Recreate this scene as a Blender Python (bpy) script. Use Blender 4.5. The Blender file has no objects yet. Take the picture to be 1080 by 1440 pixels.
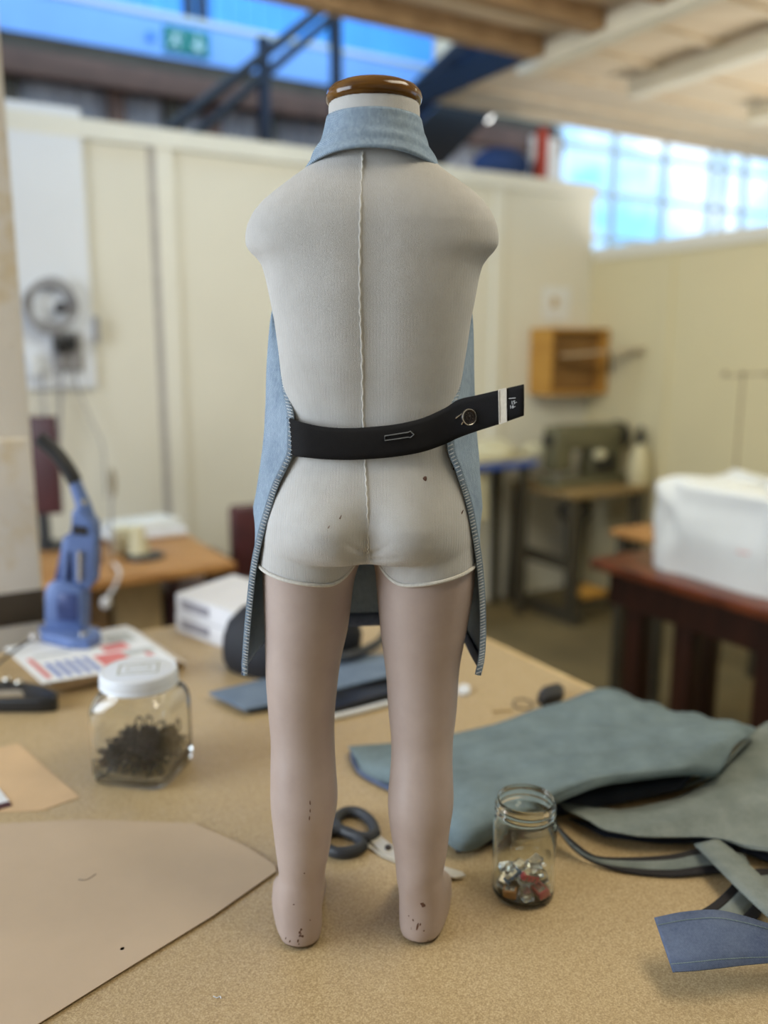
import bpy, bmesh, math, random
from mathutils import Vector, Matrix
from mathutils.bvhtree import BVHTree
random.seed(7)
SC = bpy.context.scene
COL = SC.collection

# ------------------------------------------------------------------ camera
F = 1200.0
CAMZ = 1.53
PITCH = math.atan(230.0 / F)
cam_d = bpy.data.cameras.new('camera')
cam = bpy.data.objects.new('camera', cam_d)
COL.objects.link(cam)
cam.location = (0, 0, CAMZ)
cam.rotation_euler = (math.pi / 2 - PITCH, 0, 0)
cam_d.sensor_fit = 'VERTICAL'
cam_d.sensor_height = 36.0
cam_d.lens = F / 1440 * 36.0
cam_d.clip_start = 0.02
cam_d.dof.use_dof = True
cam_d.dof.focus_distance = 0.86
cam_d.dof.aperture_fstop = 1.9
SC.camera = cam

# ------------------------------------------------------------------ exposure
SC.view_settings.view_transform = 'Standard'
SC.view_settings.look = 'None'
SC.view_settings.exposure = 0.0
SC.view_settings.gamma = 1.0
SC.view_settings.use_curve_mapping = False

# ------------------------------------------------------------------ sky
world = bpy.data.worlds.new('sky')
SC.world = world
world.use_nodes = True
wn = world.node_tree
wn.nodes.clear()
w_out = wn.nodes.new('ShaderNodeOutputWorld')
w_bg = wn.nodes.new('ShaderNodeBackground')
w_tc = wn.nodes.new('ShaderNodeTexCoord')
w_no = wn.nodes.new('ShaderNodeTexNoise')
w_no.inputs['Scale'].default_value = 9.0
w_no.inputs['Detail'].default_value = 4.0
w_rp = wn.nodes.new('ShaderNodeValToRGB')
w_rp.color_ramp.elements[0].position = 0.42
w_rp.color_ramp.elements[0].color = (0.24, 0.60, 1.0, 1)
w_rp.color_ramp.elements[1].position = 0.66
w_rp.color_ramp.elements[1].color = (1.0, 1.06, 1.1, 1)
wn.links.new(w_tc.outputs['Generated'], w_no.inputs['Vector'])
wn.links.new(w_no.outputs['Fac'], w_rp.inputs['Fac'])
wn.links.new(w_rp.outputs['Color'], w_bg.inputs['Color'])
w_bg.inputs['Strength'].default_value = 1.8
wn.links.new(w_bg.outputs['Background'], w_out.inputs['Surface'])


def area(name, loc, target, size, power, color, size_y=None):
    d = bpy.data.lights.new(name, 'AREA')
    d.energy = power
    d.color = color
    d.size = size
    if size_y:
        d.shape = 'RECTANGLE'
        d.size_y = size_y
    o = bpy.data.objects.new(name, d)
    COL.objects.link(o)
    o.location = loc
    o.rotation_euler = (Vector(target) - Vector(loc)).to_track_quat('-Z', 'Y').to_euler()
    return o

# daylight from the windows on the left and behind, warm ceiling lamps on the right
area('window_daylight', (-3.0, 0.1, 1.9), (0, 0.95, 1.25), 2.2, 128, (0.77, 0.88, 1.0), 1.7)
area('bench_lamp_light', (0.85, 0.75, 2.85), (0.30, 0.95, 0.88), 1.2, 19, (1.0, 0.91, 0.72), 0.5)
area('partition_lamp_light', (0.1, 2.5, 2.80), (0.5, 3.9, 1.3), 1.6, 22, (0.97, 0.98, 0.86), 0.5)
area('corner_lamp_light', (1.9, 2.3, 2.80), (1.7, 3.6, 0.9), 1.2, 14, (0.98, 0.95, 0.66), 0.5)
area('hidden_ceiling_fill', (3.4, 4.9, 0.9), (2.6, 4.3, 3.0), 1.8, 76, (0.98, 0.98, 0.92), 1.8)  # added uplight, unseen behind the right partition, to brighten the ceiling
area('atrium_skylight', (-0.2, 4.9, 5.3), (-0.6, 6.0, 3.2), 3.5, 62, (0.55, 0.78, 1.0), 1.5)

# ------------------------------------------------------------------ coordinates
TH = math.radians(30.7)
CU, SU = math.cos(TH), math.sin(TH)
cp, sp = math.cos(PITCH), math.sin(PITCH)
TZ = 0.88                       # workbench top


def ray(px, py):
    a = (px - 540.0) / F
    v = (720.0 - py) / F
    return Vector((a, cp + v * sp, -sp + v * cp))


def at_z(px, py, z):
    d = ray(px, py)
    return Vector((0, 0, CAMZ)) + d * ((z - CAMZ) / d.z)


def tb(px, py, h=0.0):
    """a spot on (or h above) the workbench"""
    return at_z(px, py, TZ + h)


def at_Y(px, py, Y):
    d = ray(px, py)
    return Vector((0, 0, CAMZ)) + d * (Y / d.y)


def at_w(px, py, w):
    d = ray(px, py)
    return Vector((0, 0, CAMZ)) + d * (w / (-SU * d.x + CU * d.y))


def at_u(px, py, u):
    d = ray(px, py)
    return Vector((0, 0, CAMZ)) + d * (u / (CU * d.x + SU * d.y))


def R(u, w, z):
    """the room's own axes: u along the back partition, w away from it"""
    return Vector((u * CU - w * SU, u * SU + w * CU, z))


def uw(p):
    return (CU * p.x + SU * p.y, -SU * p.x + CU * p.y, p.z)


def crom(pts, n):
    """Catmull-Rom through pts (any tuples), n samples per span"""
    pts = [Vector(p) for p in pts]
    out = []
    L = len(pts)
    for i in range(L - 1):
        p0 = pts[i - 1] if i > 0 else pts[0] * 2 - pts[1]
        p1, p2 = pts[i], pts[i + 1]
        p3 = pts[i + 2] if i + 2 < L else pts[-1] * 2 - pts[-2]
        for k in range(n):
            t = k / n
            out.append(0.5 * ((2 * p1) + (p2 - p0) * t + (2 * p0 - 5 * p1 + 4 * p2 - p3) * t * t
                              + (3 * p1 - p0 - 3 * p2 + p3) * t ** 3))
    out.append(pts[-1].copy())
    return out


def interp(tab, x):
    if x <= tab[0][0]:
        return tab[0][1:]
    for a, b in zip(tab, tab[1:]):
        if x <= b[0]:
            t = (x - a[0]) / (b[0] - a[0])
            return tuple(p + (q - p) * t for p, q in zip(a[1:], b[1:]))
    return tab[-1][1:]


# ------------------------------------------------------------------ materials
def srgb(r, g, b):
    def c(x):
        x /= 255.0
        return x / 12.92 if x <= 0.04045 else ((x + 0.055) / 1.055) ** 2.4
    return (c(r), c(g), c(b), 1.0)


class N:
    """tiny node-tree helper"""
    def __init__(s, name):
        s.m = bpy.data.materials.new(name)
        s.m.use_nodes = True
        s.t = s.m.node_tree
        s.t.nodes.clear()
        s.out = s.new('OutputMaterial')
        s.b = s.new('BsdfPrincipled')
        s.link(s.b.outputs[0], s.out.inputs[0])
        s.tc = s.new('TexCoord')
        s.co = s.tc.outputs['Object']

    def new(s, kind, **kw):
        n = s.t.nodes.new('ShaderNode' + kind)
        for k, v in kw.items():
            setattr(n, k, v)
        return n

    def link(s, a, b):
        s.t.links.new(a, b)

    def noise(s, scale, detail=4, rough=0.55, co=None, stretch=None):
        n = s.new('TexNoise')
        n.inputs['Scale'].default_value = scale
        n.inputs['Detail'].default_value = detail
        n.inputs['Roughness'].default_value = rough
        c = co or s.co
        if stretch:
            mp = s.new('Mapping')
            mp.inputs['Scale'].default_value = stretch
            s.link(c, mp.inputs['Vector'])
            c = mp.outputs[0]
        s.link(c, n.inputs['Vector'])
        return n.outputs['Fac']

    def wave(s, scale, direction='X', distort=0.0, dscale=1.0, detail=2, profile='SIN', co=None):
        n = s.new('TexWave')
        n.bands_direction = direction
        n.wave_profile = profile
        n.inputs['Scale'].default_value = scale
        n.inputs['Distortion'].default_value = distort
        n.inputs['Detail'].default_value = detail
        n.inputs['Detail Scale'].default_value = dscale
        s.link(co or s.co, n.inputs['Vector'])
        return n.outputs['Fac']

    def ramp(s, fac, stops):
        n = s.new('ValToRGB')
        e = n.color_ramp.elements
        e[0].position, e[0].color = stops[0]
        e[1].position, e[1].color = stops[-1]
        for p, c in stops[1:-1]:
            x = e.new(p)
            x.color = c
        s.link(fac, n.inputs['Fac'])
        return n.outputs['Color']

    def mix(s, fac, a, b, mode='MIX'):
        n = s.new('Mix', data_type='RGBA', blend_type=mode)
        for inp, v in ((n.inputs['Factor'], fac), (n.inputs['A'], a), (n.inputs['B'], b)):
            if hasattr(v, 'links') or hasattr(v, 'is_linked'):
                s.link(v, inp)
            else:
                inp.default_value = v
        for i in n.inputs:
            pass
        return n.outputs['Result']

    def mixc(s, fac, a, b, mode='MIX'):
        n = s.new('Mix', data_type='RGBA', blend_type=mode)
        ins = [i for i in n.inputs if i.enabled]
        for inp, v in zip(ins, (fac, a, b)):
            if isinstance(v, bpy.types.NodeSocket):
                s.link(v, inp)
            else:
                inp.default_value = v
        return [o for o in n.outputs if o.enabled][0]

    def math(s, op, a, b=0.0, clamp=False):
        n = s.new('Math', operation=op, use_clamp=clamp)
        for inp, v in zip(n.inputs, (a, b)):
            if isinstance(v, bpy.types.NodeSocket):
                s.link(v, inp)
            else:
                inp.default_value = v
        return n.outputs[0]

    def bump(s, h, strength, dist=0.001, prev=None):
        n = s.new('Bump')
        n.inputs['Strength'].default_value = strength
        n.inputs['Distance'].default_value = dist
        s.link(h, n.inputs['Height'])
        if prev:
            s.link(prev, n.inputs['Normal'])
        return n.outputs[0]

    def set(s, color=None, rough=None, metal=None, normal=None, spec=None, **kw):
        for key, v in (('Base Color', color), ('Roughness', rough), ('Metallic', metal),
                       ('Normal', normal), ('Specular IOR Level', spec)):
            if v is None:
                continue
            if isinstance(v, bpy.types.NodeSocket):
                s.link(v, s.b.inputs[key])
            else:
                s.b.inputs[key].default_value = v
        for k, v in kw.items():
            s.b.inputs[k.replace('_', ' ')].default_value = v
        return s.m

    def spot(s, p, r, soft=0.35):
        """1 inside a blob of radius r about the local point p (blob outline broken up by noise)"""
        d = s.new('VectorMath', operation='DISTANCE')
        s.link(s.co, d.inputs[0])
        d.inputs[1].default_value = p
        wob = s.noise(380, 2)
        q = s.math('ADD', d.outputs['Value'], s.math('MULTIPLY', s.math('SUBTRACT', wob, 0.5), r * 1.6))
        return s.math('LESS_THAN', q, r)


def dark(c, k):
    return (c[0] * k, c[1] * k, c[2] * k, 1.0)


def plain(name, c, rough=0.6, metal=0.0, var=0.12, scale=14.0, bump=0.0, bscale=120.0, spec=0.5, **kw):
    n = N(name)
    f = n.noise(scale, 5)
    col = n.ramp(f, [(0.3, dark(c, 1 - var)), (0.7, dark(c, 1 + var))])
    nm = n.bump(n.noise(bscale, 3), bump) if bump else None
    return n.set(col, rough, metal, nm, spec, **kw)


def wood(name, c, c2, rough=0.5, scale=3.0, stretch=(1, 12, 12), spec=0.4):
    n = N(name)
    f = n.noise(scale, 8, 0.6, stretch=stretch)
    col = n.ramp(f, [(0.28, c2), (0.72, c)])
    return n.set(col, rough, 0, n.bump(f, 0.15, 0.002), spec)


def denim(name, c_lo, c_hi, twill=140.0, strength=0.5, grain=0.8, slubs=420, ax=(1, 1, 1)):
    n = N(name)
    fade = n.noise(20, 6, 0.65)
    base = n.ramp(fade, [(0.32, c_lo), (0.68, c_hi)])
    mp = n.new('Mapping')
    mp.inputs['Scale'].default_value = ax
    n.link(n.co, mp.inputs['Vector'])
    tw = n.wave(twill, 'DIAGONAL', 0.5, 12.0, co=mp.outputs[0])
    slub = n.noise(slubs, 3, 0.75, stretch=(1, 1, 0.35))
    thr = n.ramp(n.math('MULTIPLY', tw, slub), [(0.22, (0, 0, 0, 1)), (0.62, (1, 1, 1, 1))])
    white = (min(1, c_hi[0] * 2.1), min(1, c_hi[1] * 1.9), min(1, c_hi[2] * 1.7), 1)
    col = n.mixc(n.math('MULTIPLY', thr, grain, True), base, white)
    dk = n.ramp(n.math('ADD', tw, n.math('MULTIPLY', slub, 0.8)), [(0.25, (1, 1, 1, 1)), (0.6, (0, 0, 0, 1))])
    col = n.mixc(n.math('MULTIPLY', dk, grain * 0.7, True), col, dark(c_lo, 0.42))
    nm = n.bump(n.math('ADD', tw, slub), strength, 0.0009)
    return n.set(col, 0.88, 0, nm, 0.15)


def glass(name, tint=(0.97, 0.985, 0.97, 1), rough=0.0, ior=1.46):
    n = N(name)
    return n.set(tint, rough, Transmission_Weight=1.0, IOR=ior)


M = {}
# knit cover of the dress form: fine vertical ribs
n = N('knit_cover')
rib = n.wave(232, 'X', 0.7, 2.0, 2)
fuzz = n.noise(900, 3, 0.7)
tone = n.noise(9, 4, 0.6)
kc = n.ramp(tone, [(0.3, srgb(186, 184, 181)), (0.7, srgb(203, 201, 199))])
kc = n.mixc(n.math('MULTIPLY', n.math('SUBTRACT', 1.0, rib), n.math('MULTIPLY', n.noise(55, 4, 0.7), 0.62)), kc, srgb(122, 114, 104))
kc = n.mixc(n.math('MULTIPLY', fuzz, 0.35), kc, srgb(216, 213, 207))
M['knit'] = n.set(kc, 0.95, 0, n.bump(n.math('ADD', rib, n.math('MULTIPLY', fuzz, 0.8)), 0.42, 0.0012), 0.1, Sheen_Weight=0.15)
M['knit_hem'] = plain('knit_hem', srgb(206, 202, 194), 0.95, var=0.1, scale=300, bump=0.5, bscale=700, spec=0.1)
# painted skin of the form's legs, with chipped heels
n = N('painted_skin')
tone = n.noise(11, 5, 0.6)
skc = n.ramp(tone, [(0.3, srgb(165, 146, 137)), (0.7, srgb(180, 162, 153))])
sx = n.new('SeparateXYZ')
n.link(n.co, sx.inputs[0])
low = n.math('SUBTRACT', 1.0, n.math('MULTIPLY', sx.outputs['Z'], 22.0), True)      # 1 at the sole, 0 from 45 mm up
chip = n.math('GREATER_THAN', n.math('MULTIPLY', n.noise(120, 4, 0.62), n.math('ADD', 0.60, n.math('MULTIPLY', low, 0.42))), 0.625)
chip = n.math('MULTIPLY', chip, n.math('GREATER_THAN', low, 0.02))
sole = n.math('LESS_THAN', n.math('ADD', sx.outputs['Z'], n.math('MULTIPLY', n.noise(60, 3), 0.006)), 0.0085)
chip = n.math('MAXIMUM', chip, sole)
skc = n.mixc(chip, skc, srgb(92, 74, 56))
M['skin'] = n.set(skc, 0.42, 0, n.bump(n.noise(240, 3), 0.05), 0.4)
M['cap_wood'] = wood('varnished_cap', srgb(122, 84, 34), srgb(66, 38, 12), 0.10, 14, (1, 3, 9))
M['denim_light'] = denim('light_blue_denim', srgb(112, 132, 154), srgb(144, 162, 180), 370, 0.55, 0.70, 420, (1, 0.25, 1))
M['denim_grey'] = denim('blue_grey_denim', srgb(97, 112, 118), srgb(120, 136, 140), 200, 0.3, 0.25)
M['denim_olive'] = denim('grey_green_denim', srgb(104, 114, 112), srgb(134, 142, 138), 200, 0.3, 0.3)
M['denim_deep'] = denim('deep_blue_denim', srgb(72, 84, 112), srgb(98, 110, 134), 300, 0.4, 0.5)
M['denim_shaded'] = denim('shaded_denim', srgb(44, 48, 58), srgb(62, 66, 76), 260, 0.3, 0.2)  # denim darkened so its colour holds the shade under the folds
M['denim_swatch'] = denim('swatch_denim', srgb(96, 112, 134), srgb(118, 134, 154), 260, 0.2, 0.2)
M['thread_white'] = plain('overlock_thread', srgb(206, 212, 218), 0.9, var=0.35, scale=500, bump=0.8, bscale=600)
M['binding'] = plain('black_binding', srgb(28, 24, 26), 0.8, var=0.3, scale=200, bump=0.3, bscale=500)
n = N('black_webbing')
wv = n.wave(520, 'DIAGONAL', 0.4, 2.0)
M['webbing'] = n.set(n.ramp(wv, [(0.2, srgb(8, 8, 11)), (0.9, srgb(24, 22, 24))]), 0.75, 0, n.bump(wv, 0.6, 0.0008), 0.25)
M['elastic'] = plain('cream_elastic', srgb(206, 196, 178), 0.8, var=0.1, scale=260, bump=0.3, bscale=500)
M['grey_thread'] = plain('grey_thread', srgb(120, 122, 124), 0.8)
M['label_print'] = plain('label_print', srgb(205, 205, 205), 0.7)
M['dark_metal'] = plain('gunmetal', srgb(70, 64, 62), 0.35, 0.9, 0.2, 60)
M['steel'] = plain('bright_steel', srgb(205, 200, 190), 0.25, 0.9, 0.06, 40)
M['pale_steel'] = plain('pale_steel', srgb(214, 208, 194), 0.4, 0.5, 0.08, 40)
M['black_plastic'] = plain('black_plastic', srgb(26, 27, 30), 0.4, 0, 0.2, 30)
M['rubber_grey'] = plain('dark_grey_grip', srgb(50, 52, 56), 0.55, 0, 0.15, 40)
# workbench
n = N('bench_board')
sp1 = n.noise(520, 3, 0.75)
sp2 = n.noise(7, 5, 0.6)
bc = n.ramp(sp1, [(0.30, srgb(136, 112, 76)), (0.52, srgb(186, 162, 122)), (0.74, srgb(224, 206, 168))])
bc = n.mixc(n.math('MULTIPLY', sp2, 0.45), bc, srgb(180, 155, 116))
M['bench'] = n.set(bc, n.ramp(sp2, [(0.3, (0.34,) * 3 + (1,)), (0.7, (0.5,) * 3 + (1,))]), 0, n.bump(sp1, 0.12, 0.0006), 0.45)
M['bench_edge'] = wood('bench_edging', srgb(222, 196, 146), srgb(186, 154, 104))
M['kraft'] = plain('brown_kraft_card', srgb(190, 168, 142), 0.75, var=0.05, scale=9, bump=0.08, bscale=400)
M['tan_sheet'] = plain('tan_paper', srgb(206, 174, 134), 0.8, var=0.05, scale=12)
M['white_paper'] = plain('white_paper', srgb(226, 228, 230), 0.7, var=0.04)
M['black_hole'] = plain('punched_hole', srgb(14, 10, 8), 0.9)
M['glass'] = glass('clear_glass')
M['glass2'] = glass('greenish_glass', (0.95, 0.98, 0.95, 1))
M['lid_white'] = plain('white_lid', srgb(222, 226, 232), 0.35, var=0.04)
M['lid_print'] = plain('lid_print', srgb(176, 178, 164), 0.5)
M['hook_black'] = plain('black_wire', srgb(30, 30, 30), 0.45, 0.3, 0.3, 50)
M['clear_plastic'] = glass('clear_plastic', (0.93, 0.95, 0.95, 1), 0.08)
M['pink_plastic'] = plain('red_plastic', srgb(196, 60, 78), 0.3)
M['blue_plastic'] = plain('blue_plastic', srgb(52, 92, 130), 0.3)
M['amber_plastic'] = plain('amber_plastic', srgb(176, 120, 60), 0.3)
# setting
M['cream_wall'] = plain('cream_partition', srgb(222, 218, 205), 0.6, var=0.025, scale=2.2)
M['cream_trim'] = plain('cream_trim', srgb(226, 223, 212), 0.55, var=0.03, scale=3)
M['tan_wall'] = plain('tan_partition', srgb(216, 204, 166), 0.6, var=0.03, scale=2.2)
M['floor'] = plain('worn_floor', srgb(112, 98, 68), 0.6, var=0.25, scale=3.0)
M['ceil_board'] = wood('ceiling_boards', srgb(224, 208, 184), srgb(196, 174, 146), 0.7, 1.6, (1, 14, 14))
M['joist'] = wood('brown_joist', srgb(176, 142, 104), srgb(128, 98, 66), 0.7, 2.0, (1, 10, 10))
M['beam_white'] = plain('white_beam', srgb(224, 216, 198), 0.6, var=0.06, scale=4)
n = N('post_plaster')
f1 = n.noise(5, 6, 0.65)
f2 = n.noise(26, 5, 0.7)
pc = n.ramp(f1, [(0.47, srgb(214, 209, 203)), (0.60, srgb(204, 188, 158)), (0.74, srgb(140, 112, 74))])
pc = n.mixc(n.math('MULTIPLY', n.math('GREATER_THAN', f2, 0.66), 0.75), pc, srgb(112, 92, 68))
M['plaster'] = n.set(pc, 0.85, 0, n.bump(f2, 0.3, 0.004))
M['board_white'] = plain('white_board', srgb(222, 226, 234), 0.5, var=0.03, scale=2)
M['blue_sheet'] = plain('blue_sheeting', srgb(84, 166, 244), 0.5, var=0.1, scale=3)
M['blue_fascia'] = plain('pale_blue_fascia', srgb(128, 172, 236), 0.6, var=0.05, scale=3)
M['sign_green'] = plain('exit_sign_green', srgb(0, 116, 108), 0.5, var=0.05)
M['sign_white'] = plain('exit_sign_white', srgb(214, 236, 240), 0.5, var=0.03)
M['sign_blue'] = plain('blue_notice', srgb(52, 122, 222), 0.5, var=0.05)
M['rust'] = plain('brown_steel', srgb(96, 66, 52), 0.7, var=0.25, scale=5)
M['olive_dark'] = plain('dark_timber', srgb(74, 64, 52), 0.8, var=0.3, scale=4)
n = N('corrugated_sheet')
cw = n.wave(2.6, 'X', 0, 1)
M['corrugated'] = n.set(n.ramp(n.noise(3, 4), [(0.3, srgb(150, 142, 146)), (0.7, srgb(184, 176, 178))]), 0.6, 0, n.bump(cw, 0.8, 0.03))
M['stair_blue'] = plain('dark_blue_steel', srgb(15, 22, 40), 0.45, 0.2, 0.2, 6)
M['stair_black'] = plain('black_steel', srgb(18, 18, 24), 0.5, 0.2, 0.2, 6)
M['window_frame'] = plain('window_frame', srgb(200, 202, 200), 0.6, var=0.06)
n = N('window_pane')
n.set((0.96, 0.98, 1, 1), 0.02, Transmission_Weight=1.0, IOR=1.02)
M['pane'] = n.m
M['foliage'] = plain('foliage', srgb(150, 160, 92), 0.8, var=0.4, scale=6)
M['brick'] = plain('brick_wall', srgb(206, 140, 104), 0.8, var=0.2, scale=4)
# furniture
M['oak'] = wood('orange_oak', srgb(196, 146, 88), srgb(150, 100, 52), 0.4, 2.5, (1, 10, 10))
M['mahogany'] = wood('mahogany', srgb(128, 66, 38), srgb(64, 28, 16), 0.28, 2.5, (8, 1, 8))
M['mahogany_dark'] = wood('dark_mahogany', srgb(62, 30, 20), srgb(34, 15, 10), 0.4, 2.5, (8, 8, 1))
M['box_wood'] = wood('box_wood', srgb(206, 156, 74), srgb(170, 120, 52), 0.5, 2.5, (1, 1, 10))
M['box_inside'] = wood('box_inside', srgb(150, 112, 62), srgb(118, 84, 46), 0.6, 2.5, (1, 1, 10))
M['maroon'] = plain('maroon_vinyl', srgb(70, 30, 34), 0.5, var=0.2)
M['machine_green'] = plain('machine_enamel', srgb(104, 100, 76), 0.4, 0.1, 0.1, 10)
M['machine_dark'] = plain('machine_dark', srgb(40, 38, 34), 0.5, 0.2, 0.2, 10)
M['treadle'] = plain('treadle_iron', srgb(74, 68, 56), 0.6, 0.3, 0.2, 10)
M['tabletop_cream'] = plain('cream_tabletop', srgb(206, 194, 156), 0.5, var=0.06)
M['worn_top'] = wood('worn_table_top', srgb(164, 138, 92), srgb(120, 94, 58))
M['cover_white'] = plain('white_dust_cover', srgb(222, 224, 224), 0.55, var=0.04, scale=6)
M['bag_cream'] = plain('cream_cloth', srgb(202, 194, 162), 0.8, var=0.08, scale=10)
M['blue_edge'] = plain('blue_edging', srgb(46, 84, 168), 0.5)
M['press_blue'] = plain('blue_enamel', srgb(94, 116, 166), 0.35, 0.1, 0.06, 20)
M['press_dark'] = plain('dark_blue_enamel', srgb(54, 68, 116), 0.4, 0.1, 0.06, 20)
n = N('magazine_cover')
band = n.wave(5.2, 'X', 0.3, 1.0)
blot = n.noise(16, 3, 0.6)
mc = n.mixc(n.math('GREATER_THAN', blot, 0.58), srgb(230, 228, 222), srgb(226, 150, 148))
M['magazine'] = n.set(mc, 0.35, 0)
M['page_edge'] = plain('page_edges', srgb(206, 186, 156), 0.8, var=0.2, scale=120)
M['mag_red'] = plain('red_print', srgb(214, 120, 116), 0.4, var=0.1, scale=60)
M['mag_blue'] = plain('blue_print', srgb(100, 122, 186), 0.4, var=0.1, scale=60)
M['mag_grey'] = plain('grey_print', srgb(178, 182, 180), 0.4, var=0.2, scale=60)
M['carton'] = plain('white_carton', srgb(222, 222, 226), 0.6, var=0.04)
M['carton_print'] = plain('carton_print', srgb(150, 148, 158), 0.6, var=0.3, scale=90)
M['bag_black'] = plain('black_fabric', srgb(24, 26, 34), 0.7, 0, 0.3, 16, 0.3, 60)
M['cord_black'] = plain('black_cord', srgb(40, 36, 38), 0.6)
M['cord_white'] = plain('white_cord', srgb(206, 202, 200), 0.6)
M['red_cloth'] = plain('red_cloth', srgb(176, 66, 50), 0.8)
M['blue_cloth'] = plain('navy_cloth', srgb(36, 62, 112), 0.8)
M['lamp_glow'] = plain('lamp_globe', (0.9, 0.9, 0.85, 1), 0.4, Emission_Strength=4.0)
M['lamp_glow'].node_tree.nodes['Principled BSDF'].inputs['Emission Color'].default_value = (1, 0.97, 0.9, 1)
M['cardboard'] = plain('cardboard', srgb(190, 164, 120), 0.8)
M['feather'] = plain('grey_feather', srgb(150, 140, 120), 0.9)
M['stand_metal'] = plain('stand_metal', srgb(150, 132, 104), 0.5, 0.2)
M['shelf_wood'] = plain('shelf_wood', srgb(176, 156, 126), 0.6)
M['shadow_line_grey'] = plain('shadow_line_grey', srgb(172, 166, 160), 0.8)
M['greyfuzz'] = plain('grey_cable_bundle', srgb(150, 148, 150), 0.8)


# ------------------------------------------------------------------ mesh builder
class MB:
    def __init__(s):
        s.bm = bmesh.new()

    def face(s, vs):
        try:
            return s.bm.faces.new(vs)
        except ValueError:
            return None

    def grid(s, rows, wrap=False, cap0=False, cap1=False):
        V = [[s.bm.verts.new(p) for p in r] for r in rows]
        n = len(V[0])
        for a, b in zip(V, V[1:]):
            for i in range(n if wrap else n - 1):
                j = (i + 1) % n
                s.face((a[i], a[j], b[j], b[i]))
        if cap0:
            s.face(list(reversed(V[0])))
        if cap1:
            s.face(V[-1])
        return V

    def box(s, c, size, rz=0.0, bevel=0.0, rot=None):
        m = rot.to_4x4() if rot is not None else Matrix.Rotation(rz, 4, 'Z')
        r = bmesh.ops.create_cube(s.bm, size=1.0, matrix=Matrix.Translation(c) @ m @ Matrix.Diagonal((*size, 1)))
        if bevel:
            es = {e for v in r['verts'] for e in v.link_edges}
            bmesh.ops.bevel(s.bm, geom=list(es), offset=bevel, segments=3, profile=0.5, affect='EDGES')
        return s

    def rbox(s, u0, u1, w0, w1, z0, z1, bevel=0.0):
        return s.box(R((u0 + u1) / 2, (w0 + w1) / 2, (z0 + z1) / 2), (abs(u1 - u0), abs(w1 - w0), abs(z1 - z0)), TH, bevel)

    def bar(s, p0, p1, wx, wy, up=(0, 0, 1), bevel=0.0):
        """square bar between two points"""
        p0, p1 = Vector(p0), Vector(p1)
        z = (p1 - p0)
        L = z.length
        z.normalize()
        x = Vector(up).cross(z)
        if x.length < 1e-4:
            x = Vector((1, 0, 0)).cross(z)
        x.normalize()
        y = z.cross(x)
        return s.box((p0 + p1) / 2, (wx, wy, L), bevel=bevel, rot=Matrix((x, y, z)).transposed())

    def tube(s, pts, r, n=10, closed=False, caps=True, squash=None):
        pts = [Vector(p) for p in pts]
        rs = r if isinstance(r, (list, tuple)) else [r] * len(pts)
        rows = []
        prev = None
        L = len(pts)
        for i, p in enumerate(pts):
            a = pts[i - 1] if (i or closed) else p
            b = pts[(i + 1) % L] if (i < L - 1 or closed) else p
            t = (b - a).normalized()
            if prev is None:
                x = t.orthogonal().normalized()
            else:
                x = (prev - t * prev.dot(t))
                x = x.normalized() if x.length > 1e-6 else t.orthogonal().normalized()
            prev = x
            y = t.cross(x)
            rows.append([p + (x * math.cos(k * 2 * math.pi / n) + y * math.sin(k * 2 * math.pi / n)) * rs[i] for k in range(n)])
        if closed:
            rows.append(rows[0])
        s.grid(rows, True, caps and not closed, caps and not closed)
        if closed:
            bmesh.ops.remove_doubles(s.bm, verts=s.bm.verts, dist=1e-6)
        return s

    def lathe(s, prof, c, n=48, axis=None, cap0=True, cap1=True):
        c = Vector(c)
        q = Vector((0, 0, 1)).rotation_difference(Vector(axis)) if axis is not None else None
        rows = []
        for r, z in prof:
            row = []
            for k in range(n):
                a = k * 2 * math.pi / n
                p = Vector((r * math.cos(a), r * math.sin(a), z))
                if q:
                    p = q @ p
                row.append(c + p)
            rows.append(row)
        s.grid(rows, True, cap0, cap1)
        return s

    def prism(s, outline, z0, z1):
        """vertical prism on a world-space outline of (x, y)"""
        a = [s.bm.verts.new((p[0], p[1], z0)) for p in outline]
        b = [s.bm.verts.new((p[0], p[1], z1)) for p in outline]
        s.face(list(reversed(a)))
        s.face(b)
        n = len(a)
        for i in range(n):
            j = (i + 1) % n
            s.face((a[i], a[j], b[j], b[i]))
        return s

    def extrude_outline(s, pts, d):
        """prism on any planar outline of points, extruded by vector d"""
        d = Vector(d)
        a = [s.bm.verts.new(p) for p in pts]
        b = [s.bm.verts.new(Vector(p) + d) for p in pts]
        s.face(list(reversed(a)))
        s.face(b)
        n = len(a)
        for i in range(n):
            j = (i + 1) % n
            s.face((a[i], a[j], b[j], b[i]))
        return s

    def sphere(s, c, r, scale=(1, 1, 1), seg=20, rot=None):
        m = Matrix.Translation(c) @ (rot.to_4x4() if rot is not None else Matrix()) @ Matrix.Diagonal((*scale, 1))
        bmesh.ops.create_uvsphere(s.bm, u_segments=seg, v_segments=max(8, seg // 2), radius=r, matrix=m)
        return s

    def build(s, name, mat, parent=None, smooth=True, solid=0.0, base=None, off=-1.0, sharp=35):
        bmesh.ops.recalc_face_normals(s.bm, faces=s.bm.faces)
        me = bpy.data.meshes.new(name)
        s.bm.to_mesh(me)
        s.bm.free()
        o = bpy.data.objects.new(name, me)
        COL.objects.link(o)
        me.materials.append(mat)
        if smooth:
            for p in me.polygons:
                p.use_smooth = True
            try:
                me.set_sharp_from_angle(angle=math.radians(sharp))
            except Exception:
                pass
        place(o, parent, base)
        if solid:
            md = o.modifiers.new('thickness', 'SOLIDIFY')
            md.thickness = solid
            md.offset = off
        return o


def wloc(o):
    v = Vector(o.location)
    while o.parent:
        o = o.parent
        v += Vector(o.location)
    return v


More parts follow.
